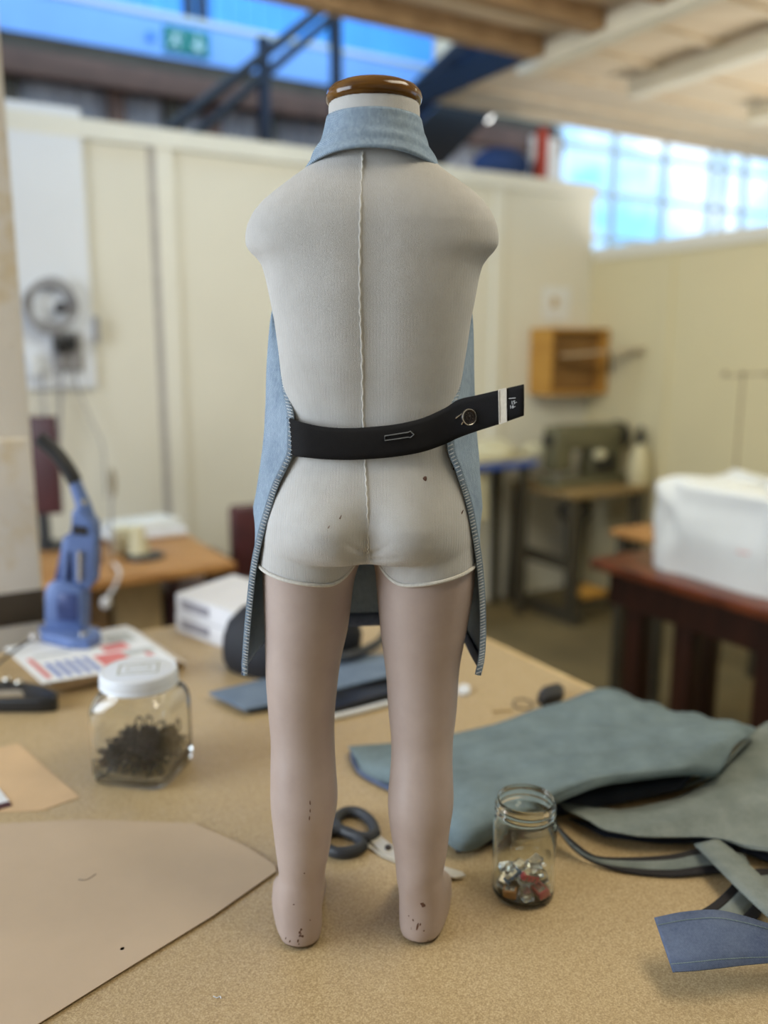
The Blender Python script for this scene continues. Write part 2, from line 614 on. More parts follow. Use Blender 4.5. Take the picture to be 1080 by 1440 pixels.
def place(o, parent=None, base=None):
    """give a mesh modelled in world space an origin at its base (or its parent's)"""
    me = o.data
    if parent is not None:
        org = wloc(parent)
        o.parent = parent
    else:
        if base is None:
            xs = [v.co.x for v in me.vertices]
            ys = [v.co.y for v in me.vertices]
            zs = [v.co.z for v in me.vertices]
            base = ((min(xs) + max(xs)) / 2, (min(ys) + max(ys)) / 2, min(zs))
        org = Vector(base)
        o.location = org
    me.transform(Matrix.Translation(-org))


def tag(o, label, cat, group=None):
    o['label'] = label
    o['category'] = cat
    if group:
        o['group'] = group
    return o


def thing(name, loc, label, cat, group=None):
    o = bpy.data.objects.new(name, None)
    COL.objects.link(o)
    o.empty_display_size = 0.05
    o.location = loc
    return tag(o, label, cat, group)


def struct(o):
    o['kind'] = 'structure'
    return o


def copy_tree(o, parent=None):
    c = o.copy()
    COL.objects.link(c)
    if parent is not None:
        c.parent = parent
    for ch in list(o.children):
        copy_tree(ch, c)
    return c


def bake(o, *mods):
    """apply modifiers (kind, dict) to o's mesh"""
    for k, kw in mods:
        md = o.modifiers.new(k.lower(), k)
        for a, v in kw.items():
            setattr(md, a, v)
    dg = bpy.context.evaluated_depsgraph_get()
    me = bpy.data.meshes.new_from_object(o.evaluated_get(dg))
    old = o.data
    o.modifiers.clear()
    o.data = me
    me.name = old.name
    for p in me.polygons:
        p.use_smooth = True
    return o


def bvh_of(o):
    off = wloc(o)
    return BVHTree.FromPolygons([v.co + off for v in o.data.vertices], [tuple(p.vertices) for p in o.data.polygons])


def hit(bvh, px, py, lift=0.0):
    p = bvh.ray_cast(Vector((0, 0, CAMZ)), ray(px, py).normalized())
    return p[0] + p[1] * lift if p[0] is not None else None

# ================================================================== SETTING
def srbox(name, mat, *a, bevel=0.0):
    return struct(MB().rbox(*a, bevel=bevel).build(name, mat, smooth=bool(bevel)))

b = MB()
b.face([b.bm.verts.new(R(*p, 0)) for p in ((-4, -3), (10, -3), (10, 8), (-4, 8))])
struct(b.build('floor', M['floor'], smooth=False))
WA, WB = 4.05, 3.90
srbox('wall_back', M['cream_wall'], -2.2, WB, WA, WA + 0.06, 0, 2.49)
srbox('wall_right', M['tan_wall'], WB, WB + 0.05, 0.6, WA + 0.06, 0, 2.12)
# timber trim on the two partitions, plus one painted shadow strip
for i, (u0, u1) in enumerate(((1.195, 1.275), (3.13, 3.19))):
    srbox('trim_%d' % (i + 1), M['cream_trim'], u0, u1, WA - 0.022, WA, 0, 2.42)
srbox('trim_3', M['cream_trim'], -2.2, WB, WA - 0.03, WA, 2.42, 2.50)
srbox('trim_4', M['cream_trim'], WB - 0.015, WB, 0.6, WA - 0.03, 2.06, 2.13)
srbox('trim_5', M['tan_wall'], WB - 0.012, WB, 3.40, 3.45, 0, 2.06)
srbox('trim_6', M['shadow_line_grey'], 1.165, 1.195, WA - 0.010, WA, 0, 2.42)  # grey strip painting in the shadow line beside the post
# ceilings: boards over the bench and over the right, open above the stairs
srbox('ceiling', M['ceil_board'], -4.0, 3.02, -3.0, 3.62, 3.04, 3.08)
srbox('ceiling_right', M['ceil_board'], 3.02, 10.0, -3.0, 4.72, 3.04, 3.08)
srbox('wall_left', M['cream_wall'], -4.05, -4.0, -3.0, 8.0, 0, 5.2)
srbox('wall_front', M['cream_wall'], -4.0, 10.0, -3.05, -3.0, 0, 3.08)
srbox('wall_hall_upper', M['ceil_board'], 4.05, 5.3, 6.04, 6.09, 3.28, 5.2)
for i, w in enumerate((3.56, 3.15, 2.74, 2.33)):
    srbox('trim_%d' % (7 + i), M['joist'], -3.9, 3.00, w - 0.05, w + 0.04, 2.95, 3.04)
for i, w in enumerate((4.66, 4.36, 3.95, 3.55, 3.15, 2.75, 2.35)):
    srbox('trim_%d' % (11 + i), M['ceil_board'], 3.10, 8.5, w - 0.03, w + 0.03, 3.015, 3.04)
for i, u in enumerate((3.06, 3.86, 4.9, 5.9)):
    srbox('trim_%d' % (20 + i), M['beam_white'], u - 0.045, u + 0.045, -0.6, 3.74, 2.92, 3.01)
srbox('trim_41', M['stair_black'], 2.99, 3.015, 3.62, 4.74, 2.96, 3.09)
# hall beyond the partitions
srbox('wall_hall', M['corrugated'], -2, 5.3, 6.10, 6.16, 0, 3.28)
srbox('wall_upper', M['blue_fascia'], -3.9, 4.05, 5.98, 6.04, 3.42, 3.66)
srbox('wall_skylight', M['blue_sheet'], -3.9, 4.05, 6.06, 6.10, 3.66, 5.2)
srbox('trim_30', M['olive_dark'], -2, 5.3, 5.99, 6.10, 3.30, 3.42)
srbox('trim_31', M['rust'], -2, 5.3, 5.90, 6.02, 3.16, 3.31, bevel=0.01)
srbox('trim_32', M['window_frame'], -3.9, 4.05, 5.97, 6.06, 3.655, 3.69)
for i, u in enumerate((0.9, 1.55, 1.92, 2.2, 2.62, 3.6)):
    srbox('column_%d' % (i + 1), M['rust'] if i % 2 else M['olive_dark'], u - 0.05, u + 0.05, 6.0, 6.1, 0, 3.3)
srbox('trim_33', M['olive_dark'], -1, 4.2, 6.03, 6.1, 2.88, 2.95)
for i, u in enumerate((2.06, 2.16, 3.15)):
    srbox('trim_%d' % (34 + i), M['stair_blue'], u - 0.03, u + 0.03, 6.02, 6.06, 3.69, 5.0)
b = MB()
for k in range(60):
    u = -1.5 + k * 0.11
    b.rbox(u, u + 0.03, 6.045, 6.065, 3.70, 5.1)
struct(b.build('trim_38', M['blue_sheet'], smooth=False))

# window wall past the right-hand partition, sky and street beyond it
b = MB()
for u in (5.14, 5.87, 6.60, 7.32, 8.05, 8.25, 8.60, 9.33, 10.06):
    b.rbox(u - 0.022, u + 0.022, 6.57, 6.63, 2.2, 3.95)
for z in (2.22, 2.62, 3.04, 3.46, 3.93):
    b.rbox(5.1, 10.1, 6.575, 6.625, z - 0.022, z + 0.022)
struct(b.build('window_1', M['window_frame'], smooth=False))
srbox('wall_window_sill', M['tan_wall'], 5.0, 10.2, 6.55, 6.65, 0, 2.2)
srbox('wall_window_head', M['beam_white'], 5.0, 10.2, 6.55, 6.65, 3.95, 4.6)
srbox('wall_window_side', M['beam_white'], 4.9, 5.12, 6.5, 6.7, 0, 4.6)
b = MB()
b.rbox(5.1, 10.1, 6.598, 6.602, 2.2, 3.95)
struct(b.build('window_2', M['pane'], smooth=False))

# old post beside the bench
pr = at_w(29, 420, 2.12)
pu = uw(pr)[0]
srbox('column_7', M['plaster'], pu - 0.34, pu, 2.12, 2.44, 0, 3.04, bevel=0.008)
pl = uw(at_w(51, 720, 2.05))[0]
srbox('column_8', M['plaster'], pl - 0.36, pl, 2.05, 2.12, 0, at_w(30, 617, 2.05).z, bevel=0.008)

srbox('trim_42', M['olive_dark'], pl - 0.36, pl + .003, 2.046, 2.13, at_w(30, 878, 2.05).z, at_w(30, 832, 2.05).z, bevel=0.004)

# ================================================================== WORKBENCH
bench = thing('workbench', R(0.1, 1.0, 0), 'large speckled tan board workbench in the foreground carrying the child dress form', 'workbench')
MB().rbox(-1.0, 1.14, 0.15, 1.92, TZ - 0.028, TZ).build('tabletop', M['bench'], bench, smooth=False)
b = MB()
b.rbox(1.14, 1.152, 0.15, 1.932, TZ - 0.05, TZ + 0.0005)
b.rbox(-1.0, 1.14, 1.92, 1.932, TZ - 0.05, TZ + 0.0005)
b.build('edging', M['bench_edge'], bench, smooth=False)
for u, w in ((-0.9, 0.25), (1.04, 0.25), (-0.9, 1.82), (1.04, 1.82)):
    MB().rbox(u - 0.04, u + 0.04, w - 0.04, w + 0.04, 0, TZ - 0.028).build('leg', M['joist'], bench, smooth=False)

# ================================================================== DRESS FORM
YB = 0.895
form = thing('dress_form', (0.0, 0.86, TZ), 'headless child dress form in knit cover with bare painted legs, seen from behind', 'dress form')
NR = 96


def se_ring(xc, yc, a, bb, bf, z, n=2.3, N_=NR, fn=None):
    out = []
    for k in range(N_):
        t = 2 * math.pi * k / N_
        c, s = math.cos(t), math.sin(t)
        x = a * math.copysign(abs(c) ** (2 / n), c)
        d = bf if s > 0 else bb
        y = d * math.copysign(abs(s) ** (2 / n), s)
        if fn:
            y += fn(x, s)
        out.append(Vector((xc + x, yc + y, z)))
    return out


# py, left px, right px, depth at back, depth at front, axis Y
T = [(146, 462, 590, .044, .048, .895), (175, 462, 591, .045, .048, .895), (205, 459, 594, .048, .05, .895),
     (224, 447, 606, .050, .052, .895), (240, 429, 622, .053, .055, .895), (255, 408, 643, .057, .058, .894),
     (270, 388, 664, .061, .062, .893), (285, 370, 680, .064, .065, .892), (300, 357, 691, .066, .067, .891),
     (318, 348.5, 698.5, .067, .068, .890), (334, 345.5, 701, .067, .069, .890), (346, 346.5, 700, .067, .070, .890),
     (355, 352, 694, .067, .071, .890), (363, 361, 686, .067, .072, .890), (374, 369, 678, .067, .073, .890),
     (392, 374, 673, .067, .074, .890), (420, 380, 668, .066, .075, .890), (450, 386, 662, .065, .075, .891),
     (485, 391, 657, .063, .075, .892), (520, 395, 651, .061, .075, .893), (560, 400, 645, .060, .076, .895),
     (600, 402, 642, .061, .077, .896), (635, 399, 645, .066, .077, .897), (665, 391, 653, .073, .077, .897),
     (695, 381, 659, .080, .076, .897), (725, 373, 664, .085, .075, .897), (748, 369, 667, .084, .074, .897),
     (763, 368, 668, .079, .073, .896), (774, 372, 664, .070, .068, .895)]
rows = []
for py, xl, xr, bb, bf, yc in crom(T, 4) and [tuple(r) for r in
        [interp([(i, *t) for i, t in enumerate(T)], i / 4) for i in range(4 * (len(T) - 1) + 1)]]:
    L_, R_ = at_Y(xl, py, yc), at_Y(xr, py, yc)
    a = (R_.x - L_.x) / 2
    zrel = L_.z

    def lobes(x, s, py=py):
        if s > 0:
            return 0.0
        g = math.exp(-((py - 728) / 48.0) ** 2)
        g2 = math.exp(-((py - 748) / 42.0) ** 2)
        f = -s
        return f * (-0.016 * g * (math.exp(-((abs(x) - 0.056) / 0.042) ** 2)) + 0.013 * g2 * math.exp(-(x / 0.016) ** 2)
                    + 0.004 * math.exp(-((py - 470) / 160.0) ** 2) * math.exp(-(x / 0.02) ** 2))
    nexp = 2.25 if py > 230 else 2.05
    rows.append(se_ring((L_.x + R_.x) / 2, yc, a, bb, bf, zrel, nexp, fn=lobes))
b = MB()
b.grid(rows, True, True, True)


# legs: py, left px, right px, Y axis
LEG_L = [(770, 369, 515, .893), (800, 369, 503, .892), (824, 370, 497, .891), (880, 372.5, 490, .889), (920, 373.5, 481, .887),
         (951, 374, 476, .885), (1000, 377.5, 471, .882), (1040, 381, 470.5, .878), (1080, 380.5, 472.5, .872),
         (1125, 380.5, 475, .866), (1160, 384, 468.5, .862), (1193, 388, 464, .859), (1215, 391, 459, .857), (1227, 392.5, 457, .857)]
LEG_R = [(770, 520, 669, .893), (800, 527, 668, .892), (824, 529, 666.5, .891), (880, 534, 657, .889), (920, 539, 649, .887),
         (951, 543, 645, .885), (1000, 546, 642, .882), (1040, 550, 637, .878), (1080, 549, 636.5, .872),
         (1125, 545, 638, .866), (1160, 548, 633, .862), (1193, 553.5, 629, .859), (1215, 556, 625, .857), (1227, 557, 623, .857)]
SHORT_L = [(738, 372, 512, .895, 0), (760, 367, 515.5, .895, 0), (776, 365.5, 512, .894, .35), (790, 364.5, 508, .893, .75), (797, 364.0, 505, .8925, 1.0)]
SHORT_R = [(738, 518, 664, .895, 0), (760, 516.5, 668, .895, 0), (776, 521, 669, .894, .35), (790, 525, 669.5, .893, .75), (797, 528, 669.5, .8925, 1.0)]


def leg_rings(tab, ratio=1.08, dens=5):
    out = []
    for i in range(dens * (len(tab) - 1) + 1):
        pass
    P = crom([(p, l, r, y * 1000) for p, l, r, y in [t[:4] for t in tab]], dens) if False else None
    idx = [(i, *t) for i, t in enumerate(tab)]
    # smooth interpolation, column by column
    cols = list(zip(*[t[:4] for t in tab]))
    sm = []
    for c in cols:
        pts = crom([(v, 0, 0) for v in c], dens)
        sm.append([p[0] for p in pts])
    for py, l, r, y in zip(*sm):
        A, B = at_Y(l, py, y), at_Y(r, py, y)
        out.append(((A.x + B.x) / 2, y, A.z, (B.x - A.x) / 2, (B.x - A.x) / 2 * ratio))
    return out


NL = 64
HEMS = []
for tab, sg in ((SHORT_L, -1), (SHORT_R, 1)):
    ring = []
    for py, l, r, y, tilt in tab:
        A, B = at_Y(l, py, y), at_Y(r, py, y)
        a = (B.x - A.x) / 2
        xc = (A.x + B.x) / 2
        row = []
        for k in range(NL):
            t = 2 * math.pi * k / NL
            x, yy = a * math.cos(t), a * (1.02 if math.sin(t) > 0 else 1.14) * math.sin(t)
            # hem hangs lower towards the inside and the back
            dz = tilt * (0.008 * (x * sg) / a - 0.003 * max(0, -math.sin(t)))
            if x * sg < -0.40 * a:
                dz += tilt * 0.024 * ((-x * sg / a - 0.40) / 0.60) ** 2.2
            row.append(Vector((xc + x, y + yy, A.z + dz)))
        ring.append(row)
    HEMS.append(ring[-1])
    b.grid(ring, True, True, True)
body = b.build('knit_body', M['knit'], form)
bake(body, ('REMESH', dict(mode='VOXEL', voxel_size=0.0024)), ('SMOOTH', dict(factor=0.5, iterations=6)))
BODY = bvh_of(body)

# hems of the shorts (white overlock edge)
hemL = [(366, 792), (380, 799), (400, 806), (425, 813), (450, 817), (475, 818), (490, 815), (500, 806), (506, 796)]
hemR = [(529, 796), (536, 808), (548, 817), (570, 820), (600, 819), (630, 814), (650, 807), (667, 796)]
# centre seam of the knit cover
sp_ = []
for px, py in ((510, 214), (509, 240), (507, 290), (506, 340), (506, 400), (507, 450), (509, 500), (510, 560), (511, 600),
               (513, 645), (515, 680), (517, 720), (518, 760), (518, 778)):
    h = hit(BODY, px, py, 0.0003)
    if h:
        sp_.append(h)
sm_ = crom(sp_, 8)
MB().tube([p + Vector((0.0006 * math.sin(i * 2.1), 0, 0)) for i, p in enumerate(sm_)], 0.0009, 6).build('centre_seam', M['knit_hem'], form)

FOOT = [(0, 0), (.015, .010), (.06, .0185), (.13, .0225), (.22, .0240), (.40, .0235), (.58, .0275), (.72, .0310), (.84, .0295), (.93, .0215), (.98, .011), (1, 0)]


def leg_mesh(tab, heel_px, toe_deg, sg):
    NL2 = 72
    rings = leg_rings(tab)
    b = MB()
    R_ = []
    for xc, yc, z, a, bb in rings:
        R_.append([Vector((xc + a * math.sin(2 * math.pi * k / NL2), yc - bb * math.cos(2 * math.pi * k / NL2), z)) for k in range(NL2)])
    xc, yc, za, a, bb = rings[-1]
    hp = tb(*heel_px)
    zt = za - TZ
    ang = math.radians(toe_deg) * sg
    dirv = Vector((math.sin(ang), math.cos(ang), 0))
    side = Vector((dirv.y, -dirv.x, 0))
    # z fraction, heel offset, front length, width scale, blend to the ankle ellipse
    prof = [(0.94, .0, .060, 1.0, .90), (0.86, .0, .066, 1.0, .72), (0.74, .0005, .080, 1.0, .48), (0.62, .0, .098, 1.0, .26),
            (0.50, -.001, .118, 1.0, .12), (0.38, -.002, .137, 1.0, .04), (0.27, -.0025, .150, 1.0, 0), (0.18, -.0025, .158, 1.0, 0),
            (0.10, -.002, .161, .985, 0), (0.045, .0005, .160, .95, 0), (0.012, .004, .156, .88, 0), (0.0, .007, .152, .82, 0)]
    for fz, hb, fr, wsc, bl in prof:
        z = TZ + zt * fz
        row = []
        for k in range(NL2):
            t = 2 * math.pi * k / NL2
            s = (1 - math.cos(t)) / 2
            wd = (interp(FOOT, s)[0] if .06 < s < .94 else .0185 * math.sqrt(s / .06) if s <= .06 else interp(FOOT, .94)[0] * math.sqrt((1 - s) / .06)) * wsc * math.copysign(1, math.sin(t))
            if sg * math.copysign(1, math.sin(t)) > 0:
                wd *= 1.05 + .30 * math.exp(-((s - .42) / .2) ** 2)            # outer side of the foot is fuller
            # heel shape: same arc as the ankle ring near the back
            ln = hb + s * (fr * .84 - hb)
            fp = Vector((hp.x, hp.y, 0)) + dirv * ln + side * wd
            ep = Vector((xc + a * math.sin(t), yc - bb * math.cos(t), 0))
            p = fp.lerp(ep, bl)
            row.append(Vector((p.x, p.y, z)))
        R_.append(row)
    b.grid(R_, True, True, True)
    o = b.build('leg', M['skin'], form, sharp=60)
    bake(o, ('SMOOTH', dict(factor=0.5, iterations=8)))
    # keep the sole on the bench
    zl = min(v.co.z for v in o.data.vertices)
    for v in o.data.vertices:
        v.co.z -= zl * max(0, 1 - v.co.z / 0.05)
    return o


legL = leg_mesh(LEG_L, (424, 1338), 6, -1)
legR = leg_mesh(LEG_R, (588, 1331), 7, 1)

# hem strips: follow the shorts' surface
for ring in HEMS:
    c = sum(ring, Vector()) / len(ring)
    MB().tube([p + (p - c).normalized() * .0004 + Vector((0, 0, .0012)) for p in ring], 0.0020, 8, closed=True).build('shorts_hem', M['knit_hem'], form)

# creases gathering at the crotch, pressed into the knit
fold_pts = []
for pts in ([(515, 779), (503, 775), (488, 766)], [(513, 786), (500, 786), (478, 783)], [(521, 779), (533, 775), (548, 767)], [(523, 786), (536, 787), (560, 785)]):
    ps = [hit(BODY, *p) for p in pts]
    if all(p is not None for p in ps):
        fold_pts += [(q, k) for k, q in enumerate(crom(ps, 8))]
org = wloc(body)
for v in body.data.vertices:
    w_ = v.co + org
    if w_.y < .88 and abs(w_.x) < .06:
        amt = 0
        for q, k in fold_pts:
            d2 = (w_ - q).length_squared
            if d2 < 6e-5:
                amt = max(amt, math.exp(-d2 / 7e-6) * (1 - k / 20))
        v.co.y += .0035 * amt

# small dark marks on the cover
for px, py, r, el in ((597, 674, .0022, 1.5), (649, 722, .0007, 6.0), (637, 660, .0008, 2.0), (478, 729, .0006, 6.0), (462, 742, .0005, 5.0)):
    h = hit(BODY, px, py, 0.0002)
    if h:
        q = Matrix.Rotation(math.radians(25), 3, 'Y')
        MB().sphere(h, r, (1, 0.25, el), 10, q).build('worn_spot', M['rust'], form)

# hairline cracks and chips on the legs
LB = {0: bvh_of(legL), 1: bvh_of(legR)}
for which, px, py, r, el, tilt in ((0, 436, 1130, .0007, 5, 0), (0, 436, 1141, .0006, 5, 4), (0, 435, 1151, .0006, 5, 6), (0, 428, 1228, .0008, 1, 0),
                                   (0, 413, 1272, .0011, .5, 0), (0, 436, 1294, .0006, 1.5, 0), (0, 423, 1312, .0030, 1.5, 10), (0, 408, 1323, .0008, 3, 30),
                                   (0, 402, 1319, .0006, 3, 20), (1, 595, 1272, .0030, 1.3, 15), (1, 587, 1303, .0012, 4.0, 12), (1, 581, 1294, .0008, 2, -20),
                                   (1, 575, 1288, .0008, 1, 0), (1, 591, 1300, .0009, 2, 10), (1, 596, 1309, .0009, 1, 0), (0, 419, 1323, .0010, 2, 10)):
    h = hit(LB[which], px, py, 0.0001)
    if h:
        b = MB()
        q = Matrix.Rotation(math.radians(tilt), 3, 'Y')
        if r > .002:
            for k in range(9):
                j = Vector((random.uniform(-.6, .6) * r, 0, random.uniform(-1, 1) * r * el))
                h2 = LB[which].find_nearest(h + j)[0]
                b.sphere(h2, r * random.uniform(.25, .6), (1, .16, random.uniform(.7, 1.6)), 10, q)
        else:
            b.sphere(h, r, (1, 0.3, el), 10, q)
        b.build('paint_chip', M['rust'], form)

# varnished neck cap
cc = at_Y(526, 148, 0.895)
rc = 65.5 / F * (ray(526, 148).y and (0.895 / ray(526, 148).y))
capc = Vector((cc.x, 0.895, cc.z))
MB().lathe([(0.0, 0.0185), (rc * .55, .0184), (rc * .80, .0172), (rc * .93, .0145), (rc * 1.01, .0105), (rc * 1.035, .0060), (rc * 1.02, .0022),
            (rc * .985, .0002), (rc * .95, -.001), (0, -.001)], capc, 72, cap0=False, cap1=False).build('neck_cap', M['cap_wood'], form)

# ================================================================== APRON ON THE FORM
apron = thing('denim_apron', (0.0, 0.95, TZ + 0.30), 'light blue denim child apron worn by the dress form, fastened with a black strap', 'apron')
# py on the edge, edge Y, left edge px, left outermost px, right edge px, right outermost px
A_ROWS = [(320, .972, 470, 458, 585, 596), (370, .960, 440, 428, 610, 622), (415, .945, 402, 392, 650, 655), (435, .935, 391, 386, 657, 660),
          (455, .922, 389, 382.5, 659, 662), (485, .905, 392, 379, 656, 664), (520, .890, 395, 376.5, 651, 665), (550, .876, 399, 375.5, 646, 666),
          (570, .864, 403, 375, 640, 667), (588, .854, 406, 374, 635, 667.5), (612, .850, 406, 373, 636, 669), (636, .850, 405, 371, 638, 671),
          (655, .852, 397, 369, 646, 672.5), (680, .856, 385, 366, 654, 673.5), (710, .859, 375, 362, 663, 675), (745, .861, 365, 356, 670, 677),
          (790, .863, 355, 350, 677, 680), (840, .864, 349, 347, 681, 682), (890, .866, 344.5, 344.5, 682, 682), (925, .868, 342, 343, 680, 680), (949, .870, 341, 342, 675, 676)]
ar = []
cols = list(zip(*A_ROWS))
sm = [[p[0] for p in crom([(v, 0, 0) for v in c], 4)] for c in cols]
NA = 10
for i, (py, ye, xle, xlo, xre, xro) in enumerate(zip(*sm)):
    El, Er = at_Y(xle, py, ye), at_Y(xre, py, ye)
    z = El.z
    k = (z - TZ - .30) / .62
    ym = 0.935 if py > 440 else max(0.94, ye + .02)
    # outermost points: same height, further from the camera
    def outer(px):
        s = (ym / ray(px, py).y)
        # find the px ray at depth of (., ym, z)
        dep = ym * cp + (CAMZ - z) * sp
        return (px - 540) / F * dep
    dl = ye * cp + (CAMZ - z) * sp
    Xl, Xr = outer(xlo), outer(xro)
    if py > 730:                                   # below: the edge itself is the outermost, the panel runs straight forward
        m = min(1, (py - 730) / 60)
        Xl = Xl * (1 - m) + (El.x + .004) * m
        Xr = Xr * (1 - m) + (Er.x - .004) * m
    yf = 1.000 + 0.030 * min(1, max(0, (py - 330) / 500))
    yfc = yf + 0.012
    pull = 0.72 if py > 430 else 0.6
    ctrl = [El, (El.x * .45 + Xl * .55 - .002, (El.y + ym) / 2 - .006, z), (Xl, ym, z), (Xl * .93, (ym + yf) / 2 + .008, z), (Xl * pull, yf - .002, z), (0 + (Xl + Xr) * .25, yfc, z),
            (Xr * pull, yf - .002, z), (Xr * .93, (ym + yf) / 2 + .008, z), (Xr, ym, z), (Er.x * .45 + Xr * .55 + .002, (Er.y + ym) / 2 - .006, z), Er]
    fold = max(0, (py - 700) / 250)
    c2 = crom(ctrl, 8)
    nn = len(c2)
    row = []
    for j, p in enumerate(c2):
        q = j / (nn - 1)
        p = p.copy()
        p.y += 0.005 * fold * math.sin(q * 34 + 1.0) * math.sin(math.pi * q)
        row.append(p)
    ar.append(row)
b = MB()
b.grid(ar)
body_a = b.build('apron_body', M['denim_light'], apron, solid=0.0016, off=0, sharp=80)
# overlocked side hems and bottom hem as their own strips
for side in (0, -1):
    edge = [r[side] for r in ar if True]
    edge = [p for p in edge if p.z < at_Y(400, 440, .92).z]
    b = MB()
    rows = []
    for i, p in enumerate(edge):
        t = (edge[min(i + 1, len(edge) - 1)] - edge[max(i - 1, 0)]).normalized()
        wd = 0.0055
        inn = Vector((1 if side == 0 else -1, 0, 0))
        off_ = (inn - t * inn.dot(t)).normalized()
        nrm = t.cross(off_)
        nrm = nrm if nrm.y < 0 else -nrm
        c = p
        rows.append([c - off_ * .0012 + nrm * .0010, c + off_ * wd * .5 + nrm * .0022, c + off_ * wd + nrm * .0008,
                     c + off_ * wd - nrm * .0012, c - off_ * .0012 - nrm * .0012])
    b.grid(rows, True, True, True)
    b.build('side_hem', M['denim_light'], apron)
    b = MB()
    ln = 0
    acc = 0
    for i in range(len(edge) - 1):
        p, q = edge[i], edge[i + 1]
        d = (q - p)
        acc = 0
        steps = max(1, int(d.length / 0.0028))
        for k in range(steps):
            c = p + d * (k / steps)
            inn = Vector((1 if side == 0 else -1, 0, 0))
            b.bar(c + Vector((0, -.0022, 0)), c + inn * .0050 + d.normalized() * .0022 + Vector((0, -.0026, 0)), .0010, .0010)
    b.build('overlock_stitching', M['thread_white'], apron, smooth=False)
b = MB()
hem = [r for r in ar if r[0].z < ar[-1][0].z + .017]
b.grid([[p + Vector((0, -.0018, 0)) for p in ar[-1]], [p + Vector((0, -.0022, .014)) for p in ar[-1]], [p + Vector((0, -.0008, .0165)) for p in ar[-1]]])
b.build('bottom_hem', M['denim_deep'], apron, solid=0.0012, off=0, sharp=80)

# neck band: high band round the nape, running forward over the shoulders
top = [(452, 232, .955), (456, 196, .925), (459.5, 172, .893), (464, 161, .872), (482, 154, .853), (505, 150.5, .845), (526, 149.5, .843), (548, 151, .845),
       (571, 156, .853), (588, 164, .872), (593, 178, .893), (596, 200, .925), (601, 235, .955)]
bot = [(430, 285, .962), (424, 258, .93), (427, 243, .886), (440, 227, .862), (466, 214, .842), (497, 207.5, .834), (527, 206.5, .833), (555, 209, .835),
       (583, 217, .843), (606, 229, .862), (623, 243, .886), (628, 258, .93), (622, 285, .962)]
tp = crom([at_Y(*p) for p in top], 6)
bt = crom([at_Y(*p) for p in bot], 6)
rows = []
for k in range(15):
    t = k / 14
    rr = []
    for i, (p, q) in enumerate(zip(tp, bt)):
        c = p.lerp(q, t)
        out_ = Vector((c.x + .012, c.y - .90, 0)).normalized()
        amt = -0.004 * math.sin(math.pi * t) + 0.0024 * math.exp(-((t - .62) / .07) ** 2) + 0.0012 * math.exp(-((t - .3) / .05) ** 2) * (1 if i > 40 else 0)
        rr.append(c + out_ * amt)
    rows.append(rr)
b = MB()
b.grid(rows)
b.build('neck_band', M['denim_light'], apron, solid=0.0028, off=0, sharp=80)

# black webbing strap with button end
strap_c = [(399, 586, 639.5, .874), (405, 587, 640.5, .856), (425, 594, 642.5, .838), (455, 600, 645.5, .830), (490, 602, 646.5, .826), (525, 600, 645, .825), (560, 596, 641.5, .826),
           (595, 587.5, 635, .829), (625, 574, 624.5, .833), (645, 562, 615.5, .832), (670, 556, 606.5, .826), (700, 549, 597, .817), (736.5, 540.5, 584.5, .806)]
tp = crom([at_Y(x, a, y) for x, a, c, y in strap_c], 6)
bt = crom([at_Y(x, c, y) for x, a, c, y in strap_c], 6)
rows = [[p.lerp(q, k / 6) + Vector((0, -0.0012 * math.sin(math.pi * k / 6), 0)) for p, q in zip(tp, bt)] for k in range(7)]
b = MB()
b.grid(rows)
strap = b.build('waist_strap', M['webbing'], apron, solid=0.0022, off=0, sharp=80)
STRAP = BVHTree.FromPolygons([p for r in rows for p in r], [(i * len(tp) + j, i * len(tp) + j + 1, (i + 1) * len(tp) + j + 1, (i + 1) * len(tp) + j) for i in range(6) for j in range(len(tp) - 1)])


def on_strap(px, py, lift=0.0018):
    p = STRAP.ray_cast(Vector((0, 0, CAMZ)), ray(px, py).normalized())[0]
    return p - ray(px, py).normalized() * lift


# embroidered keyhole buttonhole
kh = [(541, 613), (560, 610.2), (574, 608), (577, 606.5), (582, 611), (577, 615.5), (574, 614.8), (560, 617), (541, 619.5)]
MB().tube([on_strap(*p) for p in kh], 0.00055, 6, closed=True).build('buttonhole', M['grey_thread'], strap)
# shank button, standing off the strap
bc_ = on_strap(659, 586.5, 0.006)
ax = Vector((0.42, -0.88, 0.1)).normalized()
MB().lathe([(0, .0012), (.0052, .0012), (.0062, .0022), (.0073, .0020), (.0080, .0008), (.0080, -.0006), (.0070, -.0014), (.0024, -.0020), (.0020, -.0060), (0, -.0060)],
           bc_, 36, ax, False, False).build('button', M['dark_metal'], strap)
x_ = ax.orthogonal().normalized()
MB().tube([bc_ + ax * .0016 + (x_ * math.cos(t) + ax.cross(x_) * math.sin(t)) * .0074 for t in [2 * math.pi * k / 36 for k in range(36)]], .00055, 8, closed=True).build('button_rim', M['steel'], strap)
b = MB()
x_ = ax.orthogonal().normalized()
y_ = ax.cross(x_)
for k in range(10):
    a0 = k * 2 * math.pi / 10
    b.sphere(bc_ + ax * .0016 + (x_ * math.cos(a0) + y_ * math.sin(a0)) * .0037, .00075, (1, 1, 1), 8)
b.sphere(bc_ + ax * .0014, .0016, (1, 1, 1), 10)
b.build('button_emblem', M['dark_metal'], strap)
MB().tube([on_strap(641, 588, .0012), on_strap(652, 580, .0032), on_strap(653, 590, .004), on_strap(649, 597, .002)], .0006, 6).build('button_hook', M['steel'], strap)
